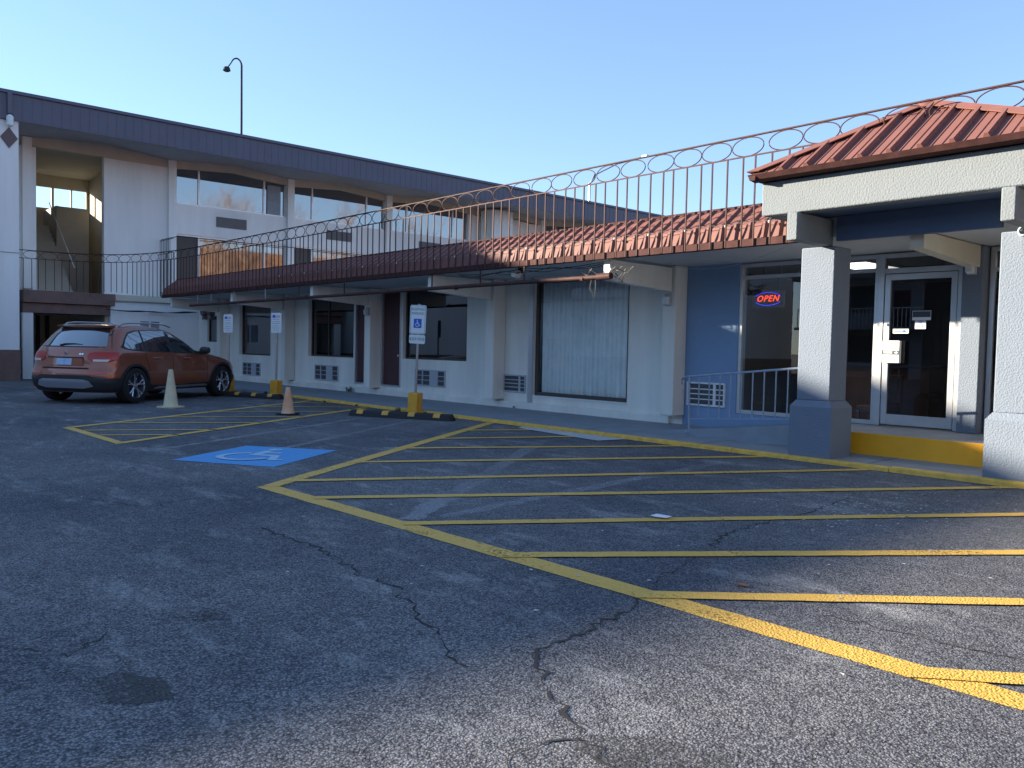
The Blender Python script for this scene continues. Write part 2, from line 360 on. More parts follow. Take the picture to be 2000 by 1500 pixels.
HATCH = [((-10.1,8.09),(-9.56,9.17)), ((-9.4,7.02),(-8.48,9.08)), ((-8.74,5.97),(-6.98,9.25)), ((-7.94,4.89),(-5.67,9.25)),
         ((-7.13,3.83),(-4.34,9.25)), ((-6.25,3.5),(-2.88,9.27)), ((-4.96,3.53),(-1.40,9.2)), ((-3.83,3.48),(0.10,8.93)),
         ((-2.75,3.50),(1.75,8.6)), ((-1.36,3.53),(2.2,6.66)), ((0.2,3.57),(3.4,6.0))]
def markings():
    k = 0
    def ln(pts, w_, m=M['yline'], z=0.0035, jit=0.004, name='parking_line'):
        nonlocal k; k += 1
        return struct(name, strip(pts, w_, z, jit, seed=k), m)
    ln([(-7.09,3.335),(3.5,3.66)], 0.175, z=0.0035, name='parking_bay_line')
    ln([(-7.05,3.36),(-10.95,9.27)], 0.155, z=0.0055, name='parking_bay_line')
    for a, b in HATCH:
        q_ = sqrt((b[0]-a[0])**2+(b[1]-a[1])**2); e_ = .26 if 3.7 < a[1] < 4 else .12
        a = (a[0]-(b[0]-a[0])/q_*e_, a[1]-(b[1]-a[1])/q_*e_)
        ln([a, b], 0.125, z=0.0075, name='hatch_line')
    ln([(-13.42,3.23),(-11.0,3.27)], 0.13, z=0.0035, name='parking_bay_line')
    ln([(-13.36,3.23),(-17.17,9.14)], 0.13, z=0.0055, name='parking_bay_line')
    ln([(-11.05,3.27),(-14.80,9.15)], 0.13, z=0.0075, name='parking_bay_line')
    for a, b in [((-12.85,3.3),(-12.05,4.9)), ((-12.1,3.3),(-11.62,4.2)), ((-13.8,4.0),(-12.75,5.95)), ((-14.45,5.0),(-13.45,7.05)), ((-15.2,6.1),(-14.2,8.15)), ((-16.0,7.4),(-14.95,9.15)), ((-16.7,8.5),(-16.3,9.2))]:
        ln([a, b], 0.09, z=0.0075, name='hatch_line')
    ln([(-16.48,3.15),(-20.2,9.1)], 0.10, M['fline'], name='faded_bay_line')
    ln([(-19.6,3.1),(-22.9,8.4)], 0.10, M['fline'], name='faded_bay_line')
    ln([(-22.9,2.6),(-26.2,7.8)], 0.10, M['fline'], name='faded_bay_line')
    ln([(-26.3,2.2),(-28.2,5.2)], 0.10, M['fline'], name='faded_bay_line')
    ln([(-10.09,3.26),(-12.9,8.0)], 0.12, M['gline'], z=0.002, jit=0.02, name='ghost_line')
    ln([(-8.6,3.3),(-12.0,8.4)], 0.13, M['gline'], z=0.0025, jit=0.02, name='ghost_line')
    ln([(-5.12,3.55),(-8.49,8.15)], 0.17, M['gline'], z=0.0025, jit=0.03, name='ghost_line')
    ln([(-5.06,3.8),(-5.65,8.24)], 0.14, M['gline'], z=0.003, jit=0.03, name='ghost_line')
    # blue square with the accessible symbol
    q = [(-9.21,3.25),(-10.0,4.45),(-9.0,5.16),(-8.12,3.91)]
    mb = MB(); mb.add([(x, y, 0.004) for x, y in q], [(0,1,2,3)]); struct('blue_bay_square', mb, M['blue'])
    c = Vector((sum(p[0] for p in q)/4, sum(p[1] for p in q)/4, 0.007))
    symbol(frame_at(c, (0.83,0.56,0), (-0.55,0.83,0)), 1.35, M['bluesym'], 'accessible_symbol', flat=True, kind='structure')
    mb = MB(); mb.add([(-9.95,9.0,0.010),(-8.0,8.75,0.010),(-7.9,9.26,0.010),(-10.15,9.26,0.010)], [(0,1,2,3)])
    struct('concrete_patch', mb, M['slab'])
    # cracks
    rnd = random.Random(5)
    def crack(pts, w0, name='crack'):
        P = []
        for a, b in zip(pts, pts[1:]):
            L = sqrt((b[0]-a[0])**2+(b[1]-a[1])**2); n = max(2, int(L/0.045)); dx, dy = b[0]-a[0], b[1]-a[1]
            for i in range(n):
                t = i/n; o = rnd.gauss(0, 0.018)
                P.append((a[0]+dx*t-dy/L*o, a[1]+dy*t+dx/L*o))
        P.append(pts[-1])
        struct(name, strip(P, lambda t: 1.0*w0*(0.35+0.65*abs(sin(t*17+pts[0][0]*9)))*(1-0.5*t), 0.003, w0*0.3, seg=0.03, seed=int(abs(pts[0][0])*100)), M['crack'])
    crack([(-2.65,3.13),(-2.55,2.47),(-2.49,2.36),(-2.14,2.14),(-1.89,2.01),(-1.55,1.9),(-1.1,1.88)], 0.020)
    crack([(-1.89,2.01),(-1.95,1.8),(-1.85,1.62)], 0.012)
    crack([(-5.52,2.57),(-5.12,2.56),(-4.59,2.58),(-4.07,2.48),(-3.68,2.5),(-3.27,2.33),(-2.92,2.2),(-2.6,2.1)], 0.017)
    crack([(-7.3,1.9),(-6.71,2.19),(-6.9,2.7),(-6.72,3.17)], 0.012)
    crack([(-3.21,4.65),(-3.42,5.14),(-3.46,6.37),(-3.62,7.6),(-3.5,8.53)], 0.016)
    crack([(-2.65,3.13),(-2.95,3.8),(-3.21,4.65)], 0.010)
    crack([(-2.04,3.9),(-1.6,3.95),(-1.17,4.02),(-0.5,4.2)], 0.014)
    crack([(-9.39,4.55),(-10.2,6.2),(-11.22,7.96)], 0.010)
    crack([(-4.6,4.4),(-4.0,4.6),(-3.4,5.1)], 0.009)
    crack([(-3.9,1.1),(-3.7,0.9),(-4.3,0.5)], 0.008)
    # dark, older tar stains
    for i, (cx, cy, a, b, r) in enumerate([(-3.93,1.50,0.20,0.09,0.5),(-3.22,0.98,0.20,0.12,0.3),(-1.6,2.1,0.28,0.13,0.4)]):
        mb = MB(); n = 28; rr = random.Random(i)
        pts = []
        for j in range(n):
            an = 2*pi*j/n; k2 = 1+rr.uniform(-.12, .12); x, y = a*cos(an)*k2, b*sin(an)*k2
            pts.append((cx+x*cos(r)-y*sin(r), cy+x*sin(r)+y*cos(r), 0.002))
        mb.add(pts, [tuple(range(n))]); struct('tar_stain', mb, STAIN)
def symbol(F, size, m, name, parent=None, flat=False, kind=None, th=0.003):
    """wheelchair pictogram in a unit square"""
    mb = MB(); h = 0 if flat else th
    lay = [0]
    def blob(poly):
        lay[0] += .0002
        if flat: mb.add([(x*size, y*size, lay[0]) for x, y in poly], [tuple(range(len(poly)))])
        else: mb.prism([(x*size, y*size, 0) for x, y in poly], (0, 0, h+lay[0]*.3))
    blob([(-0.06+0.065*cos(2*pi*i/14), 0.37+0.065*sin(2*pi*i/14)) for i in range(14)])
    def thick(a, b, w_):
        d = Vector((b[0]-a[0], b[1]-a[1])).normalized(); n = Vector((-d.y, d.x))*w_/2
        blob([(a[0]+n.x, a[1]+n.y), (a[0]-n.x, a[1]-n.y), (b[0]-n.x, b[1]-n.y), (b[0]+n.x, b[1]+n.y)])
    thick((-0.06,0.28), (-0.04,0.0), 0.085); thick((-0.08,0.0), (0.17,0.0), 0.075); thick((-0.04,0.16), (0.12,0.16), 0.055)
    thick((0.15,0.02), (0.26,-0.24), 0.07); thick((0.24,-0.24), (0.34,-0.20), 0.06)
    n = 22; ce = (-0.04,-0.12); a0, a1 = radians(112), radians(345)
    o = [(ce[0]+0.25*cos(a0+(a1-a0)*i/n), ce[1]+0.25*sin(a0+(a1-a0)*i/n)) for i in range(n+1)]
    i_ = [(ce[0]+0.185*cos(a0+(a1-a0)*i/n), ce[1]+0.185*sin(a0+(a1-a0)*i/n)) for i in range(n+1)]
    for j in range(n): blob([o[j], o[j+1], i_[j+1], i_[j]])
    mb.xf(F)
    return mb.build(name, m, parent, kind=kind)
STAIN = paint_mat('tar_stain', (0.06, 0.062, 0.06), 1.0, 0.15, 0.8)
markings()

# walkway with kerb
mb = MB(); mb.hexa([(-30,9.40,-.2),(12,9.40,-.2),(12,12.0,-.2),(-30,12.0,-.2)], [(-30,9.40,0.055),(12,9.40,0.055),(12,12.0,0.10),(-30,12.0,0.05)])
struct('walkway', mb, M['walk'])
def kerb():
    mb = MB(); x = -19.3; r = random.Random(3)
    while x < 8:
        x2 = x+r.uniform(1.4, 2.4); g = 0.006; dz = r.uniform(-.006, .006)
        mb.hexa([(x,9.29,-.1),(x2-g,9.29,-.1),(x2-g,9.40,-.1),(x,9.40,-.1)], [(x,9.31,0.050+dz),(x2-g,9.31,0.050+dz),(x2-g,9.398,0.06+dz),(x,9.398,0.06+dz)])
        x = x2
    struct('kerb', mb, M['kerb'], bevel=0.012)
kerb()
# walkway joints
mb = MB()
for x in [-26.4,-24.2,-22,-19.8,-17.6,-15.4,-13.2,-11.0,-8.9,-6.7,-4.4,-2.2]:
    mb.add([(x-.006,9.41,.058),(x+.006,9.41,.058),(x+.046,11.38,.058+.045*(x+32)/44),(x+.034,11.38,.058+.045*(x+32)/44)], [(0,1,2,3)])
struct('walkway_joint', mb, M['crack'])

# ================================================================== LOW MOTEL WING
WY = 11.4; ZS = 2.70
wing = thing('motel_wing', 'low white motel wing with a blue bay and glass lobby under a red metal edge', 'building', (-16, 11.4, 0))
def wall_y(x0, x1, z0, z1, y, th, holes):
    """wall facing -Y with rectangular openings (x0,x1,z0,z1)"""
    xs = sorted({x0, x1, *[h[0] for h in holes if x0 < h[0] < x1], *[h[1] for h in holes if x0 < h[1] < x1]}); mb = MB()
    for a, b in zip(xs, xs[1:]):
        hs = sorted([h for h in holes if h[0] < b-1e-6 and h[1] > a+1e-6], key=lambda h: h[2]); z = z0
        for h in hs:
            if h[2] > z: mb.box(a, b, y, y+th, z, h[2])
            z = h[3]
        if z < z1: mb.box(a, b, y, y+th, z, z1)
    return mb
holes = [(-28.89,-27.55,1.29,2.17),(-26.22,-23.96,0.90,2.50),(-21.56,-19.10,0.95,2.55),(-19.03,-18.32,0.28,2.50),
         (-17.78,-16.90,0.28,2.64),(-16.82,-14.35,0.98,2.66),(-12.2,-9.74,0.36,2.66)]
wall_y(-29.69, -8.52, -0.05, ZS, WY, 0.22, holes).build('white_wall', M['white'], wing)
wall_y(-8.52, -7.50, -0.05, ZS+.02, WY+.003, 0.22, []).build('blue_wall', M['bluew'], wing)
wall_y(-7.50, -5.29, -0.05, 0.335, WY+.003, 0.18, []).build('blue_wall', M['bluew'], wing)
mb = MB(); mb.box(-27.7, 8, 9.52, 17.5, ZS, 2.94); mb.box(-29.7,-27.7,11.3,17.5,ZS,2.94); mb.build('soffit', M['soffit'], wing)
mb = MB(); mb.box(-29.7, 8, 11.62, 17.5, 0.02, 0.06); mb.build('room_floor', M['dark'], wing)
mb = MB(); mb.box(-29.7, -8.52, 15.2, 15.3, 0.06, ZS)
for x in (-29.7,-23.0,-18.4,-13.3,-8.6): mb.box(x, x+.1, 11.62, 15.2, 0.06, ZS)
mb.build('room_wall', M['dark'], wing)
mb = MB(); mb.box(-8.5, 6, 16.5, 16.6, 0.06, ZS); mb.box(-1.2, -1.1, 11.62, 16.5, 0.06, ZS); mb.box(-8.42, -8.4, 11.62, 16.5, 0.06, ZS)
mb.build('lobby_wall', M['room'], wing)
# wash line of plinth (slightly proud band at the wall foot)
mb = MB(); mb.box(-29.6, -8.75, 11.32, 11.397, 0.0, 0.20); mb.build('plinth', M['white'], wing, bevel=0.01)
# columns and tapered cantilever beams
COLS = [-8.62, -13.2, -17.93, -22.5, -27.15]
for x in COLS:
    MB().box(x-.135, x+.135, 11.08, 11.395, 0.235, ZS-.004).build('column', M['white'], wing, bevel=0.012)
    mb = MB(); mb.prism([(x-.07,9.55,2.36),(x-.07,9.55,2.66),(x-.07,11.06,2.66),(x-.07,11.06,2.27)], (.14,0,0))
    mb.prism([(x+.0705,9.62,2.42),(x+.0705,9.62,2.62),(x+.0705,11.0,2.62),(x+.0705,11.0,2.34)], (.012,0,0))
    mb.build('beam', M['white'], wing, bevel=0.008)
mb = MB(); mb.prism([(-4.12,9.6,2.50),(-4.12,9.6,2.69),(-4.12,11.3,2.69),(-4.12,11.3,2.42)], (.16,0,0)); mb.build('beam', M['cream'], wing, bevel=0.008)

def window_y(x0, x1, z0, z1, y, parent, fm, gm, mull=(), trans=(), fw=0.045, name='window', dep=0.06):
    mb = MB(); mb.box(x0, x0+fw, y, y+dep, z0, z1); mb.box(x1-fw, x1, y, y+dep, z0, z1)
    mb.box(x0+fw, x1-fw, y+.002, y+dep-.002, z0, z0+fw); mb.box(x0+fw, x1-fw, y+.002, y+dep-.002, z1-fw, z1)
    for m_ in mull: mb.box(m_-fw/2, m_+fw/2, y+.004, y+dep-.004, z0+fw, z1-fw)
    for t in trans: mb.box(x0+fw, x1-fw, y+.006, y+dep-.006, t-fw/2, t+fw/2)
    f = mb.build(name, fm, parent)
    g = MB(); yy = y+dep/2; g.add([(x0+fw*.5,yy,z0+fw*.5),(x1-fw*.5,yy,z0+fw*.5),(x1-fw*.5,yy,z1-fw*.5),(x0+fw*.5,yy,z1-fw*.5)], [(0,1,2,3)])
    g.build('pane', gm, f)
    return f
window_y(-28.89,-27.55,1.29,2.17, WY+.06, wing, M['darkframe'], M['glassT'])
window_y(-26.22,-23.96,0.90,2.50, WY+.10, wing, M['darkframe'], M['glassT'])
window_y(-21.56,-19.10,0.95,2.55, WY+.10, wing, M['darkframe'], M['glassT'], mull=(-20.6,))
window_y(-16.82,-14.35,0.98,2.66, WY+.08, wing, M['darkframe'], M['glassT'])
f = window_y(-12.2,-9.74,0.36,2.66, WY+.05, wing, M['darkframe'], M['glass'], fw=0.07)
def curtain(x0, x1, z0, z1, y, m, parent, amp=0.035, per=0.11):
    n = int((x1-x0)/per*8); mb = MB(); vs = []; r = random.Random(int(abs(x0)*10)); ph = 0
    for i in range(n+1):
        x = x0+(x1-x0)*i/n; ph += 2*pi/8*r.uniform(.8, 1.2); yy = y+amp*sin(ph)+amp*.4*sin(ph*.37)
        vs += [(x, yy, z0), (x, y+(yy-y)*.7, z1)]
    mb.add(vs, [(2*i, 2*i+2, 2*i+3, 2*i+1) for i in range(n)], True)
    return mb.build('curtain', m, parent, smooth_angle=80)
curtain(-12.1,-9.8,0.42,2.66, WY+.125, M['curtain'], f)
curtain(-21.4,-20.9,1.0,2.3, WY+.35, M['room'], wing)
# reveals of the big window, dark left jamb
MB().box(-12.33,-12.205,WY-.03,WY+.2,0.2,ZS-.005).build('window_jamb', M['alu'], wing)
MB().box(-12.2,-9.74,WY-.02,WY+.045,0.335,0.358).build('window_sill', M['whiteB'], wing)
def room_door(x0, x1, z1):
    f = MB(); f.box(x0,x0+.05,WY-.01,WY+.12,.28,z1); f.box(x1-.05,x1,WY-.01,WY+.12,.28,z1); f.box(x0+.05,x1-.05,WY-.008,WY+.12,z1-.05,z1); f.box(x0+.05,x1-.05,WY-.008,WY+.12,.28,.32)
    d = MB().box(x0+.052,x1-.052,WY+.05,WY+.09,.322,z1-.052).build('door', M['door'], wing, bevel=0.004)
    f.build('door_frame', M['alu'], d)
    k = MB().lathe([(.012,0),(.012,-.03),(.03,-.04),(.03,-.06),(.012,-.07)], 12, axis='y', off=(x1-.12,WY+.05,1.05)); k.build('door_handle', M['alu'], d)
room_door(-19.03,-18.32,2.50); room_door(-17.78,-16.90,2.64)

# lobby glazing
window_y(-7.50,-5.29,0.34,2.68, WY+.02, wing, M['alu'], M['glass'], trans=(2.47,), fw=0.055, mull=())
# lobby entrance: transom over glass door
t = MB(); t.box(-5.285,-5.20,WY-.02,WY+.08,.34,2.68); t.box(-4.25,-4.17,WY-.02,WY+.08,.34,2.68); t.box(-5.20,-4.25,WY-.015,WY+.075,2.62,2.68); t.box(-5.20,-4.25,WY-.015,WY+.075,2.41,2.48)
fr = t.build('door_frame', M['alu'], wing, bevel=0.003)
MB().add([(-5.2,WY+.03,2.48),(-4.25,WY+.03,2.48),(-4.25,WY+.03,2.62),(-5.2,WY+.03,2.62)], [(0,1,2,3)]).build('pane', M['glassT'], fr)
d = MB(); x0, x1 = -5.19, -4.26
d.box(x0,x0+.075,WY-.01,WY+.04,.36,2.40); d.box(x1-.075,x1,WY-.01,WY+.04,.36,2.40); d.box(x0+.075,x1-.075,WY-.008,WY+.038,.36,.50); d.box(x0+.075,x1-.075,WY-.008,WY+.038,2.32,2.40)
gd = d.build('glass_door', M['alu'], wing, bevel=0.003)
MB().add([(x0+.07,WY+.015,.49),(x1-.07,WY+.015,.49),(x1-.07,WY+.015,2.33),(x0+.07,WY+.015,2.33)], [(0,1,2,3)]).build('pane', M['glassT'], gd)
MB().tube([(x0+.04,WY-.02,1.72),(x0+.04,WY-.035,1.72)], .018, 10).build('lock', M['steel'], gd)
# column by the door and the next glazed bay
MB().box(-4.165,-3.925,11.27,11.56,.335,2.69).build('column', M['pillar'], wing, bevel=0.012)
window_y(-3.90,-1.3,0.34,2.68, WY+.05, wing, M['alu'], M['glassT'], mull=(-3.62,-2.6), trans=(2.40,), fw=0.055)
MB().box(-1.3,8,WY,WY+.2,-.05,ZS-.004).build('white_wall', M['white'], wing)
MB().box(-29.7,-29.5,11.63,17.5,-.05,ZS-.004).build('white_wall', M['white'], wing)

# porch platform with yellow riser, ramp
mb = MB(); mb.box(-5.62,6,10.14,11.60,-.05,0.335); pf = mb.build('porch', M['walk'], wing, bevel=0.006)
mb = MB(); mb.box(-5.60,6,10.128,10.139,0.055,0.333); mb.build('yellow_riser', M['riser'], wing)
mb = MB(); mb.hexa([(-7.9,10.18,-.05),(-5.625,10.18,-.05),(-5.625,11.38,-.05),(-7.9,11.38,-.05)], [(-7.9,10.18,.086),(-5.625,10.18,.332),(-5.625,11.38,.332),(-7.9,11.38,.086)])
mb.build('ramp', M['walk'], wing)
mb = MB(); mb.hexa([(-7.9,10.12,-.05),(-5.625,10.12,-.05),(-5.625,10.176,-.05),(-7.9,10.176,-.05)], [(-7.9,10.12,.10),(-5.625,10.12,.355),(-5.625,10.176,.355),(-7.9,10.176,.10)])
mb.build('ramp_kerb', M['bluew'] if False else M['walk'], wing)

# mansard: ribbed metal skirt
def mansard():
    p0 = Vector((0,9.42,2.76)); p1 = Vector((0,9.46,2.95)); p2 = Vector((0,9.86,3.245))
    mb = MB(); prof = []; x = -27.6; per = 0.2135; n = int((-5.36-x)/per)
    for i in range(n):
        a = x+i*per; prof += [(a, 0), (a+.14, 0), (a+.152, .032), (a+.185, .032)]
    prof.append((x+n*per, 0))
    vs = []
    for (px, h) in prof:
        n1 = Vector((0,-1,0)); n2 = Vector((0,-.6,.8))
        vs += [Vector((px,0,0))+p0+n1*h, Vector((px,0,0))+p1+Vector((0,-.88,.47))*h, Vector((px,0,0))+p2+n2*h]
    fs = []
    for i in range(len(prof)-1):
        a = i*3; fs += [(a,a+3,a+4,a+1), (a+1,a+4,a+5,a+2)]
    mb.add(vs, fs); o = mb.build('mansard_roof', M['roofred'], wing)
    sm = o.modifiers.new('s', 'SOLIDIFY'); sm.thickness = 0.004
    mb = MB(); mb.box(-27.62, 7.6, 9.90, 17.5, 2.945, 3.22); mb.build('roof_deck', M['fascia'], wing)
    mb = MB(); mb.box(-27.62, -5.36, 9.40, 9.518, 2.665, 2.758); mb.build('drip_edge', M['roofdark'], wing)
    mb = MB(); mb.box(-27.62, -5.36, 9.865, 9.93, 3.245, 3.285); mb.build('drip_edge', M['roofdark'], wing)
    mb = MB(); mb.prism([(-27.61,9.43,2.76),(-27.61,9.47,2.95),(-27.61,9.86,3.24),(-27.61,9.86,2.76)], (.01,0,0)); mb.build('end_panel', M['roofred'], wing)
mansard()

# ================================================================== ENTRANCE CANOPY
can = thing('entrance_canopy', 'hipped red metal canopy on two rough stucco pillars in front of the lobby door', 'canopy', (-4, 9.3, 0.085))
def pillar(x0, x1):
    y0, y1 = 9.43, 9.83; c = can
    o = MB().box(x0, x1, y0, y1, 0.735, 2.583); o.build('pillar', M['pillar'], c, bevel=0.014)
    b = MB(); e = 0.055
    b.box(x0-e, x1+e, y0-e, y1+e, 0.05, 0.66)
    b.hexa([(x0-e,y0-e,.66),(x1+e,y0-e,.66),(x1+e,y1+e,.66),(x0-e,y1+e,.66)], [(x0-.001,y0-.001,.737),(x1+.001,y0-.001,.737),(x1+.001,y1+.001,.737),(x0-.001,y1+.001,.737)])
    b.build('pillar_base', M['pillar'], c)
pillar(-5.34,-4.91); pillar(-3.13,-2.68)
for xc in (-5.045,-2.83):
    MB().box(xc-.065, xc+.065, 8.68, 9.515, 2.585, 2.90).build('bracket', M['beam'], can, bevel=0.012)
mb = MB(); mb.box(-5.48,-2.20,8.74,8.92,2.905,3.29); mb.build('front_beam', M['beam'], can, bevel=0.015)
for xs_ in ((-5.475,-5.30),(-2.38,-2.205)): MB().box(xs_[0],xs_[1],8.925,10.6,2.905,3.285).build('side_beam', M['beam'], can)
mb = MB(); mb.box(-5.30,-2.38,8.92,11.2,2.93,2.98); mb.build('ceiling', M['shade_navy'], can)
mb = MB(); mb.box(-4.905,-3.135,9.435,9.515,2.64,2.925); mb.build('cross_beam', M['shade_navy'], can)
AP = Vector((-4.0,9.66,4.10)); E0 = (-5.56,8.56); E1 = (-2.12,8.56); YB = 11.2; ZE = 3.36
def canopy_roof():
    a = Vector((E0[0],E0[1],ZE)); b = Vector((E1[0],E1[1],ZE)); c = Vector((E1[0],YB,ZE)); d = Vector((E0[0],YB,ZE)); AP2 = AP+Vector((0,.6,0))
    mb = MB(); mb.add([a,b,c,d,AP,AP2], [(0,1,4),(1,2,5,4),(2,3,5),(3,0,4,5)])
    roof = mb.build('roof', M['roofred'], can)
    # ribs on the front slope, clipped by the hips
    mb = MB(); fr = (AP-Vector((AP.x,E0[1],ZE)));  nrm = Vector((0,-fr.z,fr.y)).normalized()
    def rib(x, w_, h):
        if x < AP.x: t1 = (x-E0[0])/(AP.x-E0[0])
        else: t1 = (E1[0]-x)/(E1[0]-AP.x)
        t1 -= 0.03
        if t1 < .05: return
        p = Vector((x,E0[1],ZE)); q = p+fr*t1
        mb.prism([p+Vector((-w_,0,0)), p+Vector((-w_*.5,0,0))+nrm*h, p+Vector((w_*.5,0,0))+nrm*h, p+Vector((w_,0,0))], q-p)
    x = E0[0]+.12; k = 0
    while x < E1[0]-.05:
        rib(x, .034, .048)
        rib(x+.10, .010, .008); rib(x+.20, .010, .008); x += .305
    # left slope ribs
    fl = Vector((AP.x-E0[0],0,AP.z-ZE)); nl = Vector((-fl.z,0,fl.x)).normalized()
    y = E0[1]+.12
    while y < YB-.1:
        t1 = min((y-E0[1])/(AP.y-E0[1]), 1)-.04
        if t1 > .06:
            p = Vector((E0[0],y,ZE)); q = p+fl*t1
            mb.prism([p+Vector((0,-.03,0)), p+Vector((0,-.015,0))+nl*.03, p+Vector((0,.015,0))+nl*.03, p+Vector((0,.03,0))], q-p)
        y += .305
    mb.build('roof_rib', M['roofred'], can); 
    # hip caps
    mb = MB()
    for e, sx in ((a,1),(b,-1)):
        dv = AP-e; up = Vector((0,0,1)); side = dv.cross(up).normalized(); n2 = side.cross(dv).normalized()
        if n2.z < 0: n2 = -n2
        for sgn in (1,-1):
            # wing of the cap lying on each slope
            if (sx == 1) == (sgn == 1): run = (Vector((1,0,0))*sx)   # along the front eave
            else: run = Vector((0,1,0))
            p = e+n2*.04; q = AP+n2*.04
            mb.add([p, q, q+run*.0+(e+run*.16-e)+Vector((0,0,-.01)) , e+run*.16+n2*.034], [(0,1,2,3)])
    o = mb.build('hip_cap', M['roofred'], can); sm = o.modifiers.new('s', 'SOLIDIFY'); sm.thickness = .012; sm.offset = 1
    mb = MB(); mb.lathe([(.16,4.04),(.10,4.12),(.03,4.15)], 8, AP.x, AP.y); mb.build('ridge_cap', M['roofred'], can)
    # dark eave trim
    mb = MB(); g = .06
    mb.prism([(E0[0],E0[1]-.01,ZE+.005),(E0[0],E0[1]+.03,ZE-.05),(E0[0],E0[1]+.15,ZE-.066),(E0[0],E0[1]+.15,ZE-.01)], (E1[0]-E0[0],0,0))
    mb.build('eave_trim', M['roofdark'], can)
    mb = MB(); mb.prism([(E0[0]-.01,E0[1],ZE+.003),(E0[0]+.03,E0[1],ZE-.06),(E0[0]+.09,E0[1],ZE-.064),(E0[0]+.1,E0[1],ZE)], (0,YB-E0[1],0)); mb.build('eave_trim', M['roofdark'], can)
canopy_roof()

# ================================================================== ROOF RAILING
rail = thing('roof_railing', 'long brown iron railing with a row of rings along the low roof edge', 'railing', (-14, 9.3, 2.66))
ctrl = [(-1.2,9.3),(-8,9.3),(-16,9.3),(-22.5,9.3),(-24.5,9.29),(-26.0,9.2),(-27.3,8.98),(-28.4,8.6),(-29.2,8.0),(-29.6,7.2),(-29.72,6.4),(-29.72,5.72)]
def sample(ctrl, step):
    P = [Vector((x, y, 0)) for x, y in ctrl]; fine = []
    for i in range(len(P)-1):
        p0 = P[max(i-1,0)]; p1 = P[i]; p2 = P[i+1]; p3 = P[min(i+2,len(P)-1)]
        n = max(2, int((p2-p1).length/.05))
        for k in range(n):
            t = k/n; fine.append(.5*((2*p1)+(p2-p0)*t+(2*p0-5*p1+4*p2-p3)*t*t+(3*p1-p0-3*p2+p3)*t**3))
    fine.append(P[-1]); out = [fine[0]]; acc = 0; dirs = [Vector((-1,0,0))]
    for a, b in zip(fine, fine[1:]):
        acc += (b-a).length
        if acc >= step: out.append(b); dirs.append((b-a).normalized()); acc -= step
    return out, dirs
RP, RD = sample(ctrl, .213)
RQ, RQD = sample(ctrl, .48)
_k = [i for i, p in enumerate(RP) if p.x < -5.25]; RP = [RP[i] for i in _k]; RD = [RD[i] for i in _k]
ZT, ZL, ZB = 4.035, 3.785, 2.655
def bz(p): return ZB if p.x > -27.2 else ZB+min(1, (-27.2-p.x)/1.6)*.17
LR, _ = sample(ctrl, .3)
MB().tube([p+Vector((0,0,ZT)) for p in LR], .019, 6, flat=.7).build('top_rail', M['railpaint'], rail)
MB().tube([p+Vector((0,0,ZL)) for p in LR], .012, 4).build('lower_rail', M['railpaint'], rail)
# one baluster, then copies sharing its mesh
def bar_mesh():
    mb = MB(); mb.box(-.0085,.0085,-.0085,.0085,0,ZL-ZB); return mb
proto = bar_mesh().build('baluster', M['railpaint'], None, local=True); proto.parent = rail
protor = None
base = Vector((-14, 9.3, 2.66)); first = True; far = MB()
for i, p in enumerate(RP):
    if i < 100:
        o = proto if first else proto.copy()
        if not first: C.objects.link(o)
        first = False
        o.location = Vector((p.x,p.y,bz(p)))-base; o.rotation_euler = (0,0,atan2(RD[i].y,RD[i].x)); 
    else:
        far.box(p.x-.0085,p.x+.0085,p.y-.0085,p.y+.0085,bz(p),ZL)
far.build('baluster', M['railpaint'], rail, kind='stuff')
rp = MB(); rp.tube([(.228*cos(2*pi*j/28), 0, (ZT-ZL)/2-.006+ .118*sin(2*pi*j/28)) for j in range(28)], .0075, 5, closed=True)
ringo = rp.build('ring', M['railpaint'], None, local=True); ringo.parent = rail
for i, p in enumerate(RQ):
    o = ringo if i == 0 else ringo.copy()
    if i: C.objects.link(o)
    o.location = Vector((p.x,p.y,ZL))-base; o.rotation_euler = (0,0,atan2(RQD[i].y,RQD[i].x))

# string of small bulbs clipped along the mansard knee
sl = thing('string_lights', 'thin wire of small round bulbs clipped along the sunlit mansard edge behind the railing', 'string lights', (-10, 9.35, 2.97))
pts = []; bl = MB(); x = -19.5
while x < -5.6:
    for k in range(4): pts.append((x+k*.16, 9.345, 2.972-.018*sin(pi*k/4)))
    bl.lathe([(.004,2.958),(.017,2.945),(.017,2.93),(.006,2.918)], 8, x+.32, 9.34)
    x += .64
MB().tube(pts, .004, 4).build('wire', M['cable'], sl)
bl.build('bulb', M['bulb'], sl, kind='stuff')

# sprinkler pipe hung below the slab edge
pp = thing('drain_pipe', 'long red brown pipe hung level below the roof edge of the white wing', 'pipe', (-16, 9.4, 2.38))
MB().tube([(-25.2,9.42,2.36),(-20,9.42,2.37),(-14,9.42,2.39),(-8.7,9.42,2.40)], .035, 12).build('pipe_run', M['railpaint'], pp)
MB().tube([(-8.69,9.42,2.40),(-8.42,9.42,2.405)], .052, 12).build('end_cap', M['railpaint'], pp)
mb = MB()
for x in (-17.9,-14.45,-12.2,-9.0): mb.tube([(x-.03,9.42,2.385),(x+.03,9.42,2.385)], .046, 12)
mb.build('coupling', M['railpaint'], pp)
for x in (-24.6,-23.6,-22.0,-20.1,-18.3,-16.2,-12.95,-11.5,-10.35):
    MB().box(x-.012,x+.012,9.412,9.428,2.40,2.698).build('hanger', M['railpaint'] if x > -19 else M['alu'], pp)
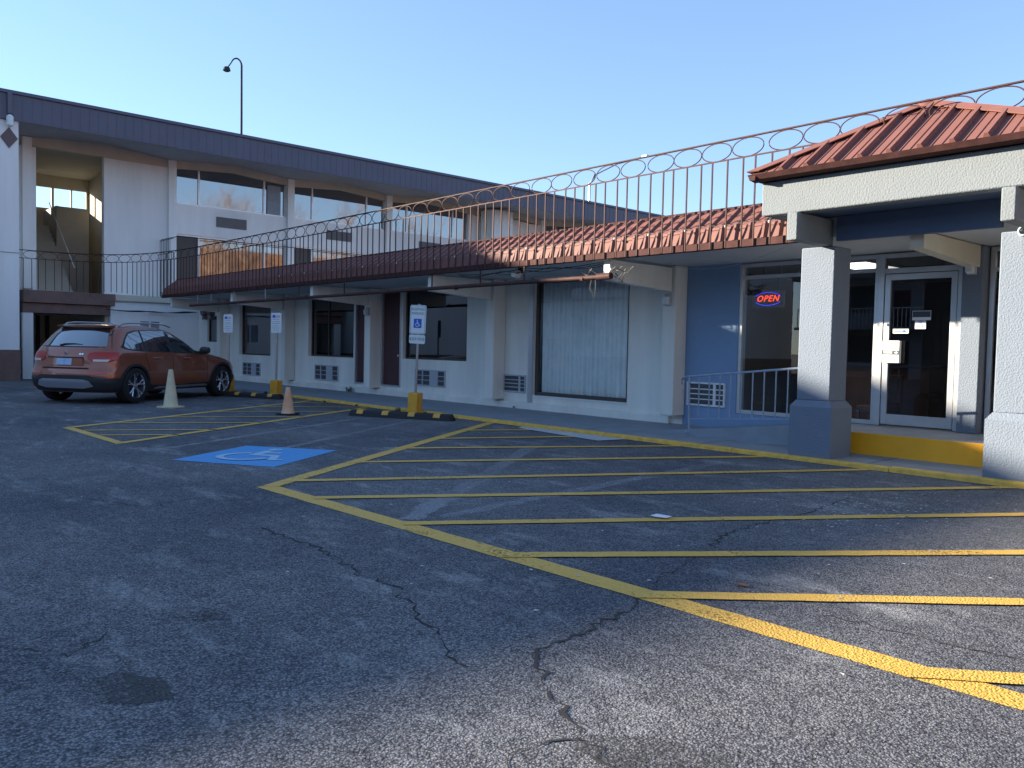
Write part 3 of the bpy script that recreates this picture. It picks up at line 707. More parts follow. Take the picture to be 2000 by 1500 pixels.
# tangle of cable ends at the pipe's end
cb = thing('cable_bundle', 'tangle of black wires hanging at the end of the red brown pipe', 'cables', (-8.9, 9.5, 2.5))
mb = MB(); r = random.Random(2)
for k in range(7):
    x = -9.0+r.uniform(-.15,.5); y = 9.45+r.uniform(0,.2); z = 2.52+r.uniform(-.06,.1); P = []
    dx, dz = r.uniform(.2,.6), r.uniform(.05,.16)
    for j in range(9): t = j/8; P.append((x+dx*t, y+.05*sin(t*5), z-dz*sin(pi*t)))
    mb.tube(P, .006, 5)
for s_ in (-1, 1): mb.tube([(-8.78+s_*.03,9.43,2.42),(-8.80+s_*.06,9.43,2.25),(-8.76,9.43,2.08),(-8.76,9.43,2.1)], .004, 4)
mb.build('cable_bundle_wires', M['cable'], cb)
fl = thing('flood_lamp', 'small white flood lamp under the soffit above the curtained window', 'lamp', (-10.9, 9.7, 2.6))
MB().lathe([(.05,-.1),(.075,.0),(.075,.03),(.02,.05)], 14, axis='y', off=(-10.9,9.75,2.58)).build('lamp_head', M['whiteB'], fl)
MB().box(-10.93,-10.87,9.8,9.86,2.6,2.698).build('mount', M['cable'], fl)

# ================================================================== TALL BLOCK (three storeys, left)
tb = thing('motel_block', 'three storey cream motel block with dark ribbed roof fascia and wide gabled windows', 'building', (-31, 10, 0))
BX = -31.0; PER = 4.62
VAL = [10.9+PER*k for k in range(-8, 7)]     # valley positions (columns)
ZV, ZP = 7.80, 8.00
def zig(y):
    t = ((y-10.9) % PER)/PER
    return ZV+(ZP-ZV)*(1-abs(2*t-1))
YA, YZ = -27.0, 36.3
# main wall behind everything
def wall_x(y0, y1, z0, z1, x, th, holes):
    ys = sorted({y0, y1, *[h[0] for h in holes if y0 < h[0] < y1], *[h[1] for h in holes if y0 < h[1] < y1]}); mb = MB()
    for a, b in zip(ys, ys[1:]):
        hs = sorted([h for h in holes if h[0] < b-1e-6 and h[1] > a+1e-6], key=lambda h: h[2]); z = z0
        for h in hs:
            if h[2] > z: mb.box(x-th, x, a, b, z, h[2])
            z = h[3]
        if z < z1: mb.box(x-th, x, a, b, z, z1)
    return mb
hB = [(6.56,8.63,2.86,7.60)]
bays = []
for k, yv in enumerate([10.9+PER*i for i in range(0, 5)]):
    y0, y1 = yv+.15, yv+PER-.15
    if 24.5 < yv < 26: continue
    bays.append((y0, y1)); hB += [(y0, y1, 6.28, 7.52), (y0, y1, 3.0, 5.2)]
wall_x(5.9, YZ, 2.86, 7.52, BX, 0.25, [h for h in hB if h[2] > 2.9 or h[0] < 7]).build('wall', M['whiteB'], tb)
# header trim following the folded soffit
mb = MB(); ys = [5.9]+[y for y in [10.9+PER*k/2 for k in range(-2, 12)] if 5.9 < y < YZ]+[YZ]
for a, b in zip(ys, ys[1:]):
    za, zb = zig(a), zig(b); lo_a, lo_b = max(7.522, za-.30), max(7.522, zb-.30)
    if a < 10.7: lo_a = lo_b = 7.523 if a > 8.5 else 7.55
    mb.hexa([(BX-.24,a,lo_a),(BX+.02,a,lo_a),(BX+.02,b,lo_b),(BX-.24,b,lo_b)], [(BX-.24,a,za+.02),(BX+.02,a,za+.02),(BX+.02,b,zb+.02),(BX-.24,b,zb+.02)])
mb.build('header_trim', M['cream'], tb)
# folded soffit out to the fascia
mb = MB(); ys = [YA]+[y for y in [10.9+PER*k/2 for k in range(-17, 12)] if YA < y < YZ]+[YZ]
vs = []
for y in ys: vs += [(-28.72,y,7.76), (BX+.02,y,zig(y)), (-28.72,y,7.80), (BX+.02,y,zig(y)+.05)]
fs = []
for i in range(len(ys)-1):
    a = 4*i; fs += [(a,a+4,a+5,a+1), (a+2,a+3,a+7,a+6)]
mb.add(vs, fs); mb.build('soffit', M['soffitB'], tb)
# fascia of vertical ribs and cap
mb = MB(); y = YA
while y < YZ:
    mb.box(-28.70,-28.66,y,y+.235,7.74,8.50); mb.box(-28.70,-28.653,y+.2351,y+.2639,7.738,8.503); y += .264
mb.build('roof_fascia', M['fascia'], tb)
mb = MB(); mb.box(-28.9,-28.60,YA,YZ,8.506,8.60); mb.box(-37.5,-28.7,YA,YZ,8.30,8.50); mb.build('roof', M['fascia'], tb)
# end wall
MB().box(-37.5,BX-.25,YZ-.3,YZ-.01,0,8.3).build('wall', M['whiteB'], tb)
# columns
for yv in [10.9+PER*i for i in range(0, 6)]+[6.28]:
    if 24.0 < yv < 25.0: continue
    MB().box(BX-.02, BX+.14, yv-.14, yv+.14, 2.9, zig(yv)-.01).build('column', M['whiteB'], tb, bevel=0.01)
# glazed bays
def bay(y0, y1):
    ym = (y0+y1)/2; x = BX-.10; m1, m2 = y0+.87, y1-.90
    # upper window: mullions as frame, gable-topped pane
    def ztop(y): return 7.52+(0.19)*(1-abs(y-ym)/((y1-y0)/2))
    f = MB(); fw = .05
    f.box(x-.02,x+.04,y0,y0+fw,6.28,7.53); f.box(x-.02,x+.04,y1-fw,y1,6.28,7.53); f.box(x-.02,x+.05,y0+fw,y1-fw,6.28,6.28+fw)
    for m_ in (m1, m2): f.box(x-.02,x+.05,m_-.03,m_+.03,6.28+fw,ztop(m_)-.01)
    fo = f.build('window', M['alu'], tb)
    g = MB(); g.add([(x,y0+.02,6.29),(x,y1-.02,6.29),(x,y1-.02,7.52),(x,ym,7.71),(x,y0+.02,7.52)], [(0,1,2,3,4)]); g.build('pane', M['mirror'], fo)
    # middle floor window
    f = MB(); f.box(x-.02,x+.04,y0,y0+fw,3.0,5.2); f.box(x-.02,x+.04,y1-fw,y1,3.0,5.2); f.box(x-.02,x+.04,y0+fw,y1-fw,5.14,5.2); f.box(x-.02,x+.04,y0+fw,y1-fw,3.0,3.06)
    for m_ in (m1, m2): f.box(x-.02,x+.06,m_-.035,m_+.035,3.06,5.14)
    fo = f.build('window', M['alu'], tb)
    MB().add([(x,m1,3.02),(x,y1-.02,3.02),(x,y1-.02,5.17),(x,m1,5.17)], [(0,1,2,3)]).build('pane', M['mirror'], fo)
    MB().box(x-.03,x-.01,y0+fw,m1-.03,3.06,5.14).build('door', M['darkframe'], tb)
    # vent grille in the spandrel
    g = MB(); g.box(BX,BX+.03,y0+1.5,y0+2.68,5.60,5.98)
    for i in range(10): g.box(BX+.03,BX+.045,y0+1.53,y0+2.65,5.625+i*.035,5.64+i*.035)
    g.build('vent_grille', M['grille'], tb)
for b in bays: bay(*b)
MB().box(BX-.09,BX-.04,14.6,15.15,6.33,7.45).build('blind', M['curtainb'], tb)
# projecting pier further along, with a pale diamond
MB().box(BX+.2,BX+1.0,25.2,26.5,0,7.72).build('pier', M['whiteB'], tb)
# rooms behind the middle door/dark bay
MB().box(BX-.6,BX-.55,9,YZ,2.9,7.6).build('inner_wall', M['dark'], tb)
# ground floor and walkway slab
wall_x(8.47,11.55,-.05,2.60,-29.7,0.25,[(9.37,10.10,1.30,1.99)]).build('ground_wall', M['whiteB'], tb)
MB().box(-31.2,-29.62,8.60,11.40,2.60,2.80).build('walkway_slab', M['cream'], tb)
MB().box(-31.2,-29.60,5.9,8.58,2.42,2.80).build('walkway_slab', M['brownbase'], tb)
MB().box(-31.3,-29.72,5.9,8.45,2.10,2.40).build('ground_beam', M['brownbase'], tb)
fo = MB(); fo.box(-29.76,-29.70,9.37,9.42,1.3,1.99); fo.box(-29.76,-29.70,10.05,10.10,1.3,1.99); fo.box(-29.76,-29.695,9.71,9.76,1.3,1.99); fo.box(-29.76,-29.70,9.42,10.05,1.94,1.99)
fo = fo.build('window', M['whiteB'], tb); MB().add([(-29.73,9.4,1.3),(-29.73,10.07,1.3),(-29.73,10.07,1.97),(-29.73,9.4,1.97)],[(0,1,2,3)]).build('pane', M['curtainb'], fo)
mb = MB(); mb.box(-34.6,-34.5,5.9,8.5,0,2.4); mb.box(-34.6,-29.9,8.35,8.46,0,2.4); mb.build('recess_wall', M['stairw'], tb)
MB().box(-29.95,-29.75,5.9,6.2,0,2.1).build('column', M['whiteB'], tb)
for y in (7.05,7.35): MB().box(-33.5,-33.4,y,y+.12,0,2.1).build('inner_post', M['darksteel'], tb)
# left projecting volume with downspout, diamond and brown base
mb = MB(); mb.box(-37.5,-28.74,YA,5.62,0.93,7.74); mb.build('end_wall', M['whiteB'], tb)
MB().box(-37.5,-28.72,YA,5.64,-.05,0.925).build('brown_base', M['brownbase'], tb)
mb = MB(); cy, cz, r_ = 5.37, 7.22, .23
mb.prism([(-28.738,cy-r_,cz),(-28.738,cy,cz-.31),(-28.738,cy+r_,cz),(-28.738,cy,cz+.31)], (.02,0,0)); mb.build('diamond', M['diamond'], tb)
MB().box(-28.738,-28.725,YA,5.62,3.83,3.845).build('wall_joint', M['grille'], tb)
MB().box(-28.645,-28.56,5.31,5.43,7.9,8.5).build('downspout', M['fascia'], tb)
lo = thing('eave_lamp', 'small white lamp under the roof fascia above the brown diamond', 'lamp', (-28.62,5.37,7.7))
MB().lathe([(.05,7.52),(.09,7.56),(.10,7.80),(.05,7.86)], 12, -28.58, 5.37).build('lamp_body', M['signw'], lo)
# stair tower interior
mb = MB(); mb.box(-36.6,BX-.25,6.45,6.555,2.8,7.9); mb.box(-36.6,BX-.25,9.6,9.7,2.8,7.9); mb.box(BX-.3,BX-.02,8.635,9.7,2.86,7.9)
mb.build('stair_wall', M['stairw'], tb)
wall_x(6.4,9.7,2.8,8.2,-36.5,.12,[(7.0,8.26,6.35,7.16),(8.34,8.94,6.35,7.16),(8.99,9.5,6.35,7.16)]).build('stair_rear_wall', M['stairw'], tb)
MB().box(-36.6,BX-.25,6.4,9.7,7.62,7.7).build('stair_ceiling', M['stairw'], tb)
MB().box(-36.6,BX-.25,6.4,9.7,2.6,2.8).build('stair_floor', M['soffitB'], tb)
MB().box(-34.55,-34.43,7.95,9.05,2.8,6.18).build('half_wall', M['stairw'], tb)
MB().box(-36.4,-34.5,7.95,8.05,4.2,6.20).build('half_wall', M['stairw'], tb)
mb = MB()
for i in range(16): mb.box(-32.0-i*.22,-32.0-(i+1)*.22,6.56,7.9,2.8+i*.17,2.8+(i+1)*.17+.02)
mb.build('stair_flight', M['stairw'], tb)
mb = MB(); mb.tube([(-31.8,7.9,3.75),(-35.3,7.9,6.4)], .016, 6); mb.build('stair_handrail', M['signw'], tb)

# barred gate on the upper walkway
gt = thing('security_gate', 'tall grey barred gate across the upper walkway beside the dark door', 'gate', (-30.3,10.55,2.8))
for i in range(9):
    x = -31.0+i*.165; MB().box(x-.008,x+.008,10.5,10.516,2.8,4.9 if i < 7 else 4.4).build('bar', M['darksteel'], gt)
for z in (3.0,4.38,4.86): MB().tube([(-31.0,10.508,z),(-29.7,10.508,z)], .012, 5).build('gate_rail', M['darksteel'], gt)
MB().tube([(-30.9,10.5,4.9),(-30.6,11.0,5.05),(-30.84,12.5,5.08),(-30.84,15,5.1),(-30.84,20.0,5.1),(-30.84,24.5,5.1)], .014, 5).build('conduit', M['darksteel'], gt)
# slack cables along the ground floor wall
cbl = thing('slack_cable', 'bundle of black cables sagging across the white ground floor wall above the small window', 'cables', (-29.6,9.5,2.4))
mb = MB()
for k in range(4):
    P = []; z0 = 2.30+k*.012; s_ = .05+.03*k
    for j in range(25):
        t = j/24; P.append((-29.62+.02*k, 8.3+3.0*t, z0-.04*abs(sin(2*pi*t*1.0+.3*k))-s_*sin(pi*t)*.4+.02*t))
    mb.tube(P, .011, 5)
mb.tube([(-29.6,8.4,2.55),(-29.6,9.6,2.57),(-29.6,11.2,2.60)], .008, 5)
mb.build('cable_run', M['cable'], cbl)

# ================================================================== AIR CONDITIONERS
def ac(x0, x1, z0, z1, kind, label, y=WY):
    """through-wall unit: sleeve, louvred grille, control column"""
    t = thing('air_conditioner', label, 'air conditioner', ((x0+x1)/2, y, z0), group='wall air conditioners along the ground floor')
    fm = M['signw'] if kind == 'blue' else M['acbody']
    y = y if z0 > .21 else y; yf = y-.03
    fr = MB(); e = .03
    fr.box(x0,x1,yf,y+.1,z0,z0+e); fr.box(x0,x1,yf,y+.1,z1-e,z1); fr.box(x0,x0+e,yf+.002,y+.1,z0+e,z1-e); fr.box(x1-e,x1,yf+.002,y+.1,z0+e,z1-e)
    fr.build('sleeve', fm, t, bevel=0.004)
    MB().box(x0+e,x1-e,y-.004,y+.02,z0+e,z1-e).build('coil', M['acdark'], t)
    g = MB(); W_ = x1-x0; sp = x1-W_*.26
    if kind == 'wide':
        g.box(x0+W_*.50,sp,yf+.004,y-.005,z0+e,z1-e)
        n = 3
    else:
        g.box(sp-.03,sp+.02,yf+.004,y-.005,z0+e,z1-e); n = 4
    for i in range(1, n): 
        z = z0+e+(z1-z0-2*e)*i/n; g.box(x0+e,x0+W_*.5 if kind == 'wide' else sp-.03,yf+.006,y-.005,z-.009,z+.009); g.box(sp if kind == 'wide' else sp+.02,x1-e,yf+.006,y-.005,z-.009,z+.009)
    if kind == 'wide': g.box(x0+W_*.24,x0+W_*.27,yf+.008,y-.005,z0+e,z1-e); g.box(sp,sp+.03,yf+.008,y-.005,z0+e,z1-e)
    g.build('grille', fm, t)
    f = MB(); k = int((z1-z0-2*e)/.012)
    for i in range(k): z = z0+e+.004+i*.012; f.box(x0+e,x1-e,y-.012,y-.006,z,z+.004)
    f.build('fins', M['grille'], t)
    return t
ac(-8.43,-7.69,.41,.80,'blue','white framed air conditioner set in the blue wall behind the ramp handrail')
ac(-13.08,-12.40,.39,.75,'slim','black louvred air conditioner between the white column and the curtained window')
ac(-16.27,-15.09,.37,.75,'wide','grey blue air conditioner partly behind the reserved parking sign post')
ac(-21.13,-19.85,.30,.72,'wide','grey blue air conditioner below the window beside the first maroon door')
ac(-25.91,-24.62,.25,.66,'wide','farthest grey blue air conditioner, below the tall dark window near the parked car')

# ================================================================== WALL LAMPS, CAMERA
def wlamp(x, y, z, label, name='wall_lamp', s=1):
    t = thing(name, label, 'wall lamp', (x, y, z))
    MB().box(x-.06*s,x+.06*s,y-.05,y,z-.10*s,z+.10*s).build('backplate', M['acbody'], t, bevel=.006)
    MB().prism([(x-.05*s,y-.051,z-.09*s),(x-.05*s,y-.12,z-.07*s),(x-.05*s,y-.13,z+.04*s),(x-.05*s,y-.051,z+.05*s)], (.10*s,0,0)).build('lens', M['signw'], t, bevel=.005)
wlamp(-8.62,11.078,2.14,'small grey wall lamp high on the white column beside the blue wall')
wlamp(-17.86,11.078,2.12,'small white wall lamp on the column between the two maroon doors')
wlamp(-4.045,11.268,2.42,'white box lamp on the pillar beside the glass lobby door', s=.9)
for x, lb in ((-28.95,'left of two round brown lamps above the small window of the low wing'),(-28.35,'right of two round brown lamps above the small window of the low wing')):
    t = thing('round_lamp', lb, 'wall lamp', (x,11.39,2.3), group='round brown wall lamps')
    MB().lathe([(.12,0),(.16,-.04),(.15,-.16),(.08,-.2)], 16, axis='y', off=(x,11.398,2.32)).build('shade', M['brownbase'], t)
    MB().box(x-.08,x+.08,11.26,11.397,2.06,2.16).build('fixture_box', M['grille'], t)
t = thing('security_camera', 'white dome security camera on the right pillar of the canopy', 'camera', (-2.86,9.1,2.59))
MB().lathe([(.02,.06),(.055,.06),(.055,-.01),(.045,-.03)], 16, axis='y', off=(-2.90,9.36,2.565)).build('housing', M['signw'], t)
MB().lathe([(.038,-.03),(.03,-.05),(.012,-.06)], 16, axis='y', off=(-2.90,9.36,2.565)).build('dome', M['cglass'], t)

# ================================================================== RAMP HANDRAIL
hr = thing('ramp_handrail', 'low grey blue iron handrail rising along the ramp beside the pillar', 'handrail', (-7.35,9.98,.09))
Y = 10.15
MB().tube([(-7.62,Y,.82),(-7.60,Y,.90),(-7.52,Y,.925),(-5.3,Y,1.15)], .017, 8).build('top_rail', M['railgrey'], hr)
MB().tube([(-7.48,Y,.92),(-7.46,Y,.10)], .016, 8).build('post', M['railgrey'], hr)
MB().lathe([(.06,.10),(.06,.115),(.02,.12)], 10, -7.46, Y).build('post_foot', M['railgrey'], hr)
for i in range(1, 12):
    x = -7.48+i*.178; zt = .925+(x+7.52)*.1; MB().box(x-.007,x+.007,Y-.007,Y+.007,.30+(i*.013),zt).build('baluster', M['railgrey'], hr)
MB().tube([(-7.47,Y,.30),(-5.3,Y,.46)], .009, 5).build('bottom_rail', M['railgrey'], hr)

# ================================================================== LOBBY CONTENTS
os_ = thing('open_sign', 'lit neon OPEN sign in red letters with a blue border hanging in the lobby window', 'sign', (-7.09,11.56,2.13))
MB().box(-7.37,-6.81,11.57,11.60,2.0,2.27).build('backing', M['acdark'], os_, bevel=.004)
tx = text_mb('OPEN', .135, .003, .3, space=1.15).xf(frame_at((-7.095,11.56,2.137), (1,0,.0), (0,0,1))); tx.build('letters', M['redneon'], os_)
for a0 in (25, 205): MB().tube([(-7.09+.235*cos(radians(a0+130*i/24)), 11.562, 2.135+.100*sin(radians(a0+130*i/24))) for i in range(25)], .0045, 5).build('border', M['blueneon'], os_)
for x in (-7.2,-6.93): MB().tube([(x,11.58,2.27),(x+.02,11.58,2.68)], .004, 4).build('hanging_cord', M['cable'], os_)
for i, (x, y) in enumerate([(-6.05,12.6),(-3.2,13.2)]):
    t = thing('ceiling_light', ['bright fluorescent ceiling panel seen through the lobby glass beside the door','fluorescent ceiling panel deeper in the lobby'][i], 'ceiling light', (x,y,2.68), group='lobby ceiling panels')
    MB().box(x-.32,x+.32,y-.65,y+.65,2.655,2.698).build('housing', M['alu'], t)
    MB().box(x-.29,x+.29,y-.62,y+.62,2.645,2.654).build('diffuser', M['panel'], t)
t = thing('reception_desk', 'dark reception desk inside the lobby behind the glass', 'desk', (-6.6,14.2,.06))
MB().box(-7.8,-5.6,14.0,14.6,.06,1.10).build('desk_body', M['wood'], t, bevel=.01)
MB().box(-7.85,-5.55,13.93,14.65,1.102,1.15).build('desk_top', M['acdark'], t, bevel=.01)
t = thing('inner_doorway', 'framed door in the back wall of the lobby', 'door', (-6.9,16.48,.06))
MB().box(-7.3,-6.5,16.44,16.495,.07,2.1).build('door_leaf', M['dark'], t)
f = MB(); f.box(-7.38,-7.3,16.42,16.495,.07,2.18); f.box(-6.5,-6.42,16.42,16.495,.07,2.18); f.box(-7.3,-6.5,16.42,16.495,2.1,2.18); f.build('door_frame', M['room'], t)
for x, y, lb in ((-5.9,12.9,'wooden framed chair inside the lobby behind the narrow glass'),(-4.6,13.3,'chair inside the lobby seen through the glass door')):
    t = thing('lobby_chair', lb, 'chair', (x,y,.06), group='lobby chairs')
    MB().box(x-.25,x+.25,y-.25,y+.25,.44,.52).build('seat', M['wood'], t, bevel=.02)
    MB().box(x-.25,x+.25,y+.2,y+.27,.53,1.0).build('backrest', M['wood'], t, bevel=.02)
    for a in (-.22,.22):
        for b in (-.22,.22): MB().box(x+a-.02,x+a+.02,y+b-.02,y+b+.02,.062,.438).build('leg', M['wood'], t)
# notices on the glass door
def notice(x0, x1, z0, z1, label, m=M['whitep'], y=WY+.010):
    o = MB().box(x0,x1,y-.002,y,z0,z1); t = thing('door_notice', label, 'notice', ((x0+x1)/2,y,z0))
    o.build('paper', m, t); return t
t = notice(-5.07,-4.86,1.60,1.66,'narrow white sticker with a dark blue arrow on the glass door')
mb = MB(); y = WY+.0045
mb.add([(-5.05,y,1.622),(-4.93,y,1.622),(-4.93,y,1.608),(-4.875,y,1.63),(-4.93,y,1.652),(-4.93,y,1.638),(-5.05,y,1.638)], [tuple(range(7))]); mb.build('arrow', M['signblue'], t)
t = notice(-4.78,-4.64,1.66,1.77,'square white WiFi sticker with pale blue letters on the glass door')
text_mb('WiFi', .062, .0).xf(frame_at((-4.71,WY+.0045,1.69), (1,0,0), (0,0,1))).build('letters', M['signblue'], t)
mb = MB()
for r_ in (.016,.030,.044): mb.tube([(-4.71+r_*cos(a),WY+.0045,1.722+r_*sin(a)) for a in [radians(45+90*i/8) for i in range(9)]], .003, 4)
mb.build('waves', M['signblue'], t)
t = notice(-4.82,-4.58,1.775,1.90,'black and white notice above the WiFi sticker on the glass door')
MB().box(-4.815,-4.585,WY+.0055,WY+.0075,1.815,1.893).build('black_band', M['acdark'], t)
t = thing('door_notice_box', 'pale paper box with a black strip fixed at the edge of the glass door', 'box', (-5.05,WY-.05,1.2))
MB().box(-5.165,-4.94,WY-.075,WY-.012,1.20,1.50).build('box_body', M['whitep'], t, bevel=.003)
MB().box(-5.163,-4.942,WY-.0775,WY-.0755,1.31,1.37).build('black_strip', M['acdark'], t)
mb = MB(); y = WY-.0785
mb.add([(-5.0,y,1.334),(-4.98,y,1.334),(-4.98,y,1.322),(-4.955,y,1.34),(-4.98,y,1.358),(-4.98,y,1.346),(-5.0,y,1.346)], [tuple(range(7))])
for z in (1.353,1.333): mb.box(-5.15,-5.03,y-.001,y,z-.004,z+.004)
mb.build('arrow', M['whitep'], t)

# ================================================================== PARKING SIGNS ON YELLOW BLOCKS
def sign_post(x, y, label, kind, lean=0.0, ztop=2.1, ang=0.0, block=True):
    t = thing('parking_sign', label, 'sign', (0, 0, 0), group='parking signs on yellow blocks')
    if block:
        MB().box(-.105,.105,-.105,.105,0.0,.40).build('base_block', M['post_yellow'], t, bevel=.014, local=True)
    p = MB(); p.tube([(0,0,.2),(0,0,ztop)], .024, 8); p.build('post', M['steel'], t, local=True)
    def plate(w_, h_, zc, name):
        r_ = .035; pts = []
        for cx, cz, a0 in ((w_/2-r_,h_/2-r_,0),(-w_/2+r_,h_/2-r_,90),(-w_/2+r_,-h_/2+r_,180),(w_/2-r_,-h_/2+r_,270)):
            for k in range(5): a = radians(a0+22.5*k); pts.append((cx+r_*cos(a), -.030, zc+cz+r_*sin(a)))
        return MB().prism(pts, (0,-.004,0)).build(name, M['signw'], t, local=True)
    def put(mb, m, par, name='letters'): return mb.build(name, m, par, local=True)
    fx = lambda z, x_=0: frame_at((x_, -.0362, z), (1,0,0), (0,0,1))
    if kind == 'reserved':
        pl = plate(.36,.55,1.80,'sign_plate')
        b = MB(); 
        for (a0,a1,b0,b1) in ((-.165,.165,2.055,2.061),(-.165,.165,1.539,1.545),(-.165,-.159,1.545,2.055),(.159,.165,1.545,2.055)): b.box(a0,a1,-.0362,-.0342,b0,b1)
        put(b, M['signgreen'], pl, 'border')
        put(text_mb('RESERVED', .068, .0005).xf(fx(1.995)), M['signgreen'], pl); put(text_mb('PARKING', .068, .0005).xf(fx(1.915)), M['signgreen'], pl)
        sq = put(MB().box(-.088,.088,-.0365,-.0342,1.64,1.815), M['signblue'], pl, 'blue_square')
        s = symbol(frame_at((0,-.0370,1.722), (1,0,0), (0,0,1)), .165, M['signw'], 'wheelchair_symbol', None, th=.001); s.parent = pl
        pl2 = plate(.36,.17,1.425,'fine_plate'); put(text_mb('$350 FINE', .080, .0005).xf(fx(1.425)), M['signgreen'], pl2)
    else:
        pl = plate(.32,.48,1.78,'sign_plate')
        put(MB().box(-.115,-.035,-.036,-.0342,1.90,1.965), M['signblue'], pl, 'emblem')
        b = MB()
        for i in range(3): b.box(-.03,.11,-.036,-.0342,1.905+i*.022,1.912+i*.022)
        put(b, M['signred'], pl, 'emblem_stripes')
        b = MB(); r = random.Random(int(x*10))
        for i, (z, hw) in enumerate(((1.855,.10),(1.80,.11),(1.76,.12),(1.70,.11),(1.65,.12),(1.60,.08))):
            xx = -hw
            while xx < hw-.02: l_ = r.uniform(.02,.05); b.box(xx,min(xx+l_,hw),-.036,-.0342,z,z+.012); xx += l_+.01
        put(b, M['siggrey'], pl, 'small_print')
    t.location = (x, y, 0); t.rotation_euler = (0, lean, ang); ORG[t.name] = Vector((x, y, 0))
    return t
A_ = radians(22)
sign_post(-13.2,9.24,'leaning reserved parking sign with blue wheelchair square above a $350 fine plate','reserved', lean=.035, ztop=2.10, ang=A_)
sign_post(-18.8,9.10,'white flag emblem sign on a yellow block between the two black wheel stops','flag', lean=.01, ztop=2.0, ang=A_)
sign_post(-21.35,9.0,'farther white flag emblem sign standing right beside the front of the orange car','flag', lean=0, ztop=1.98, ang=A_)

# ================================================================== WHEEL STOPS
def stop(cx, cy, ang, label):
    t = thing('wheel_stop', label, 'wheel stop', (0,0,0), group='black and yellow wheel stops')
    L = 1.05; prof = [(-.11,.0),(-.085,.085),(-.055,.11),(.055,.11),(.085,.085),(.11,.0)]
    def rod(x0, x1, e, g):
        mb = MB(); mb.prism([(x0, y*(1+g), z*(1+g) if z > 0 else z) for y, z in prof], (x1-x0,0,0)); return mb
    b = rod(-L+.05, L-.05, 0, 0)
    b.add([(-L+.05,y,z) for y, z in prof]+[(-L,y*.6,z*.3) for y, z in prof], [(i,(i+1)%6,6+(i+1)%6,6+i) for i in range(6)]+[(6,7,8,9,10,11)])
    b.add([(L-.05,y,z) for y, z in prof]+[(L,y*.6,z*.3) for y, z in prof], [(i,(i+1)%6,6+(i+1)%6,6+i) for i in range(6)]+[(6,7,8,9,10,11)])
    b.build('stop_body', M['black'], t, local=True)
    for x in (-.80,-.28,.25,.75): MB().prism([(x-.065, y, z) for y, z in [(-.104,.045),(-.0875,.088),(-.056,.114),(.056,.114),(.0875,.088),(.09,.07),(0,.05)]], (.13,0,0)).build('reflective_strip', M['stripe'], t, local=True)
    t.location = (cx,cy,.004); t.rotation_euler = (0,0,ang); return t
stop(-18.85,8.42,radians(21),'black and yellow wheel stop beside the front wheel of the orange car')
stop(-12.45,8.42,radians(27),'black and yellow wheel stop in front of the reserved parking sign')

# ================================================================== CONES
def cone(x, y, h, rb, m, mbase, label, tilt=0.0):
    t = thing('traffic_cone', label, 'traffic cone', (0,0,0), group='traffic cones on the lot')
    MB().lathe([(rb,.03),(rb*.93,.045),(rb*.90,.05),(.055,h-.10),(.042,h-.01),(.036,h),(.026,h),(.03,h-.05)], 28).build('cone_body', m, t, local=True)
    s = rb*1.30; b = MB(); n = 8; pts = []
    for cx, cy, a0 in ((s-.05,s-.05,0),(-s+.05,s-.05,90),(-s+.05,-s+.05,180),(s-.05,-s+.05,270)):
        for k in range(3): a = radians(a0+45*k); pts.append((cx+.05*cos(a), cy+.05*sin(a), 0))
    b.prism(pts, (0,0,.03)); b.build('cone_base', mbase, t, local=True)
    t.location = (x,y,.003); t.rotation_euler = (tilt,0,.5); return t
cone(-16.5,5.80,.74,.15,M['conecream'],M['conecream'],'tall plain cream cone standing beside the orange car')
cone(-13.98,7.0,.50,.125,M['conepink'],M['black'],'small sun bleached cream and orange cone on a black base in the hatched bay')
cone(-24.3,5.35,.42,.16,M['coneorange'],M['coneorange'],'bright orange cone mostly hidden behind the rear of the orange car')

# ================================================================== CAR
car = thing('parked_car', 'burnt orange compact estate car with silver roof rails parked nose to the kerb', 'car', (0,0,0))
CL = 4.45
def lerp_tab(tab, z):
    if z <= tab[0][0]: return tab[0][1]
    for (a, va), (b, vb) in zip(tab, tab[1:]):
        if z <= b: return va+(vb-va)*(z-a)/(b-a)
    return tab[-1][1]
XR = [(.22,.12),(.30,.05),(.42,.0),(.58,.0),(.66,.03),(.70,.045),(.90,.07),(1.02,.12),(1.08,.17),(1.30,.37),(1.42,.49),(1.47,.55),(1.50,.70),(1.52,1.0)]
XF = [(.22,4.30),(.30,4.40),(.45,4.45),(.62,4.43),(.74,4.36),(.80,4.25),(.86,4.02),(.92,3.72),(.97,3.42),(1.0,3.20),(1.03,3.05),(1.20,2.74),(1.36,2.40),(1.45,2.12),(1.50,1.85),(1.52,1.6)]
WW = [(.22,.80),(.30,.855),(.42,.885),(.60,.90),(.78,.895),(.92,.875),(.98,.855),(1.04,.825),(1.20,.765),(1.36,.700),(1.44,.655),(1.48,.60),(1.51,.50),(1.52,.42)]
def cR(z): return lerp_tab([(.2,.30),(.6,.38),(1.0,.36),(1.3,.26),(1.52,.3)], z)
def cF(z): return lerp_tab([(.2,.55),(.7,.75),(.95,.65),(1.1,.55),(1.52,.4)], z)
def smooth_tab(tab, z, d=.012):
    return (lerp_tab(tab, z-d)+2*lerp_tab(tab, z)+lerp_tab(tab, z+d))/4
def xr(z): return smooth_tab(XR, z)
def xf(z): return smooth_tab(XF, z)
def ww(z): return smooth_tab(WW, z)
PW = 2.4
def x_rear(y, z):
    q = min(1, abs(y)/ww(z)); return xr(z)+cR(z)*(1-(1-q**PW)**(1/PW))
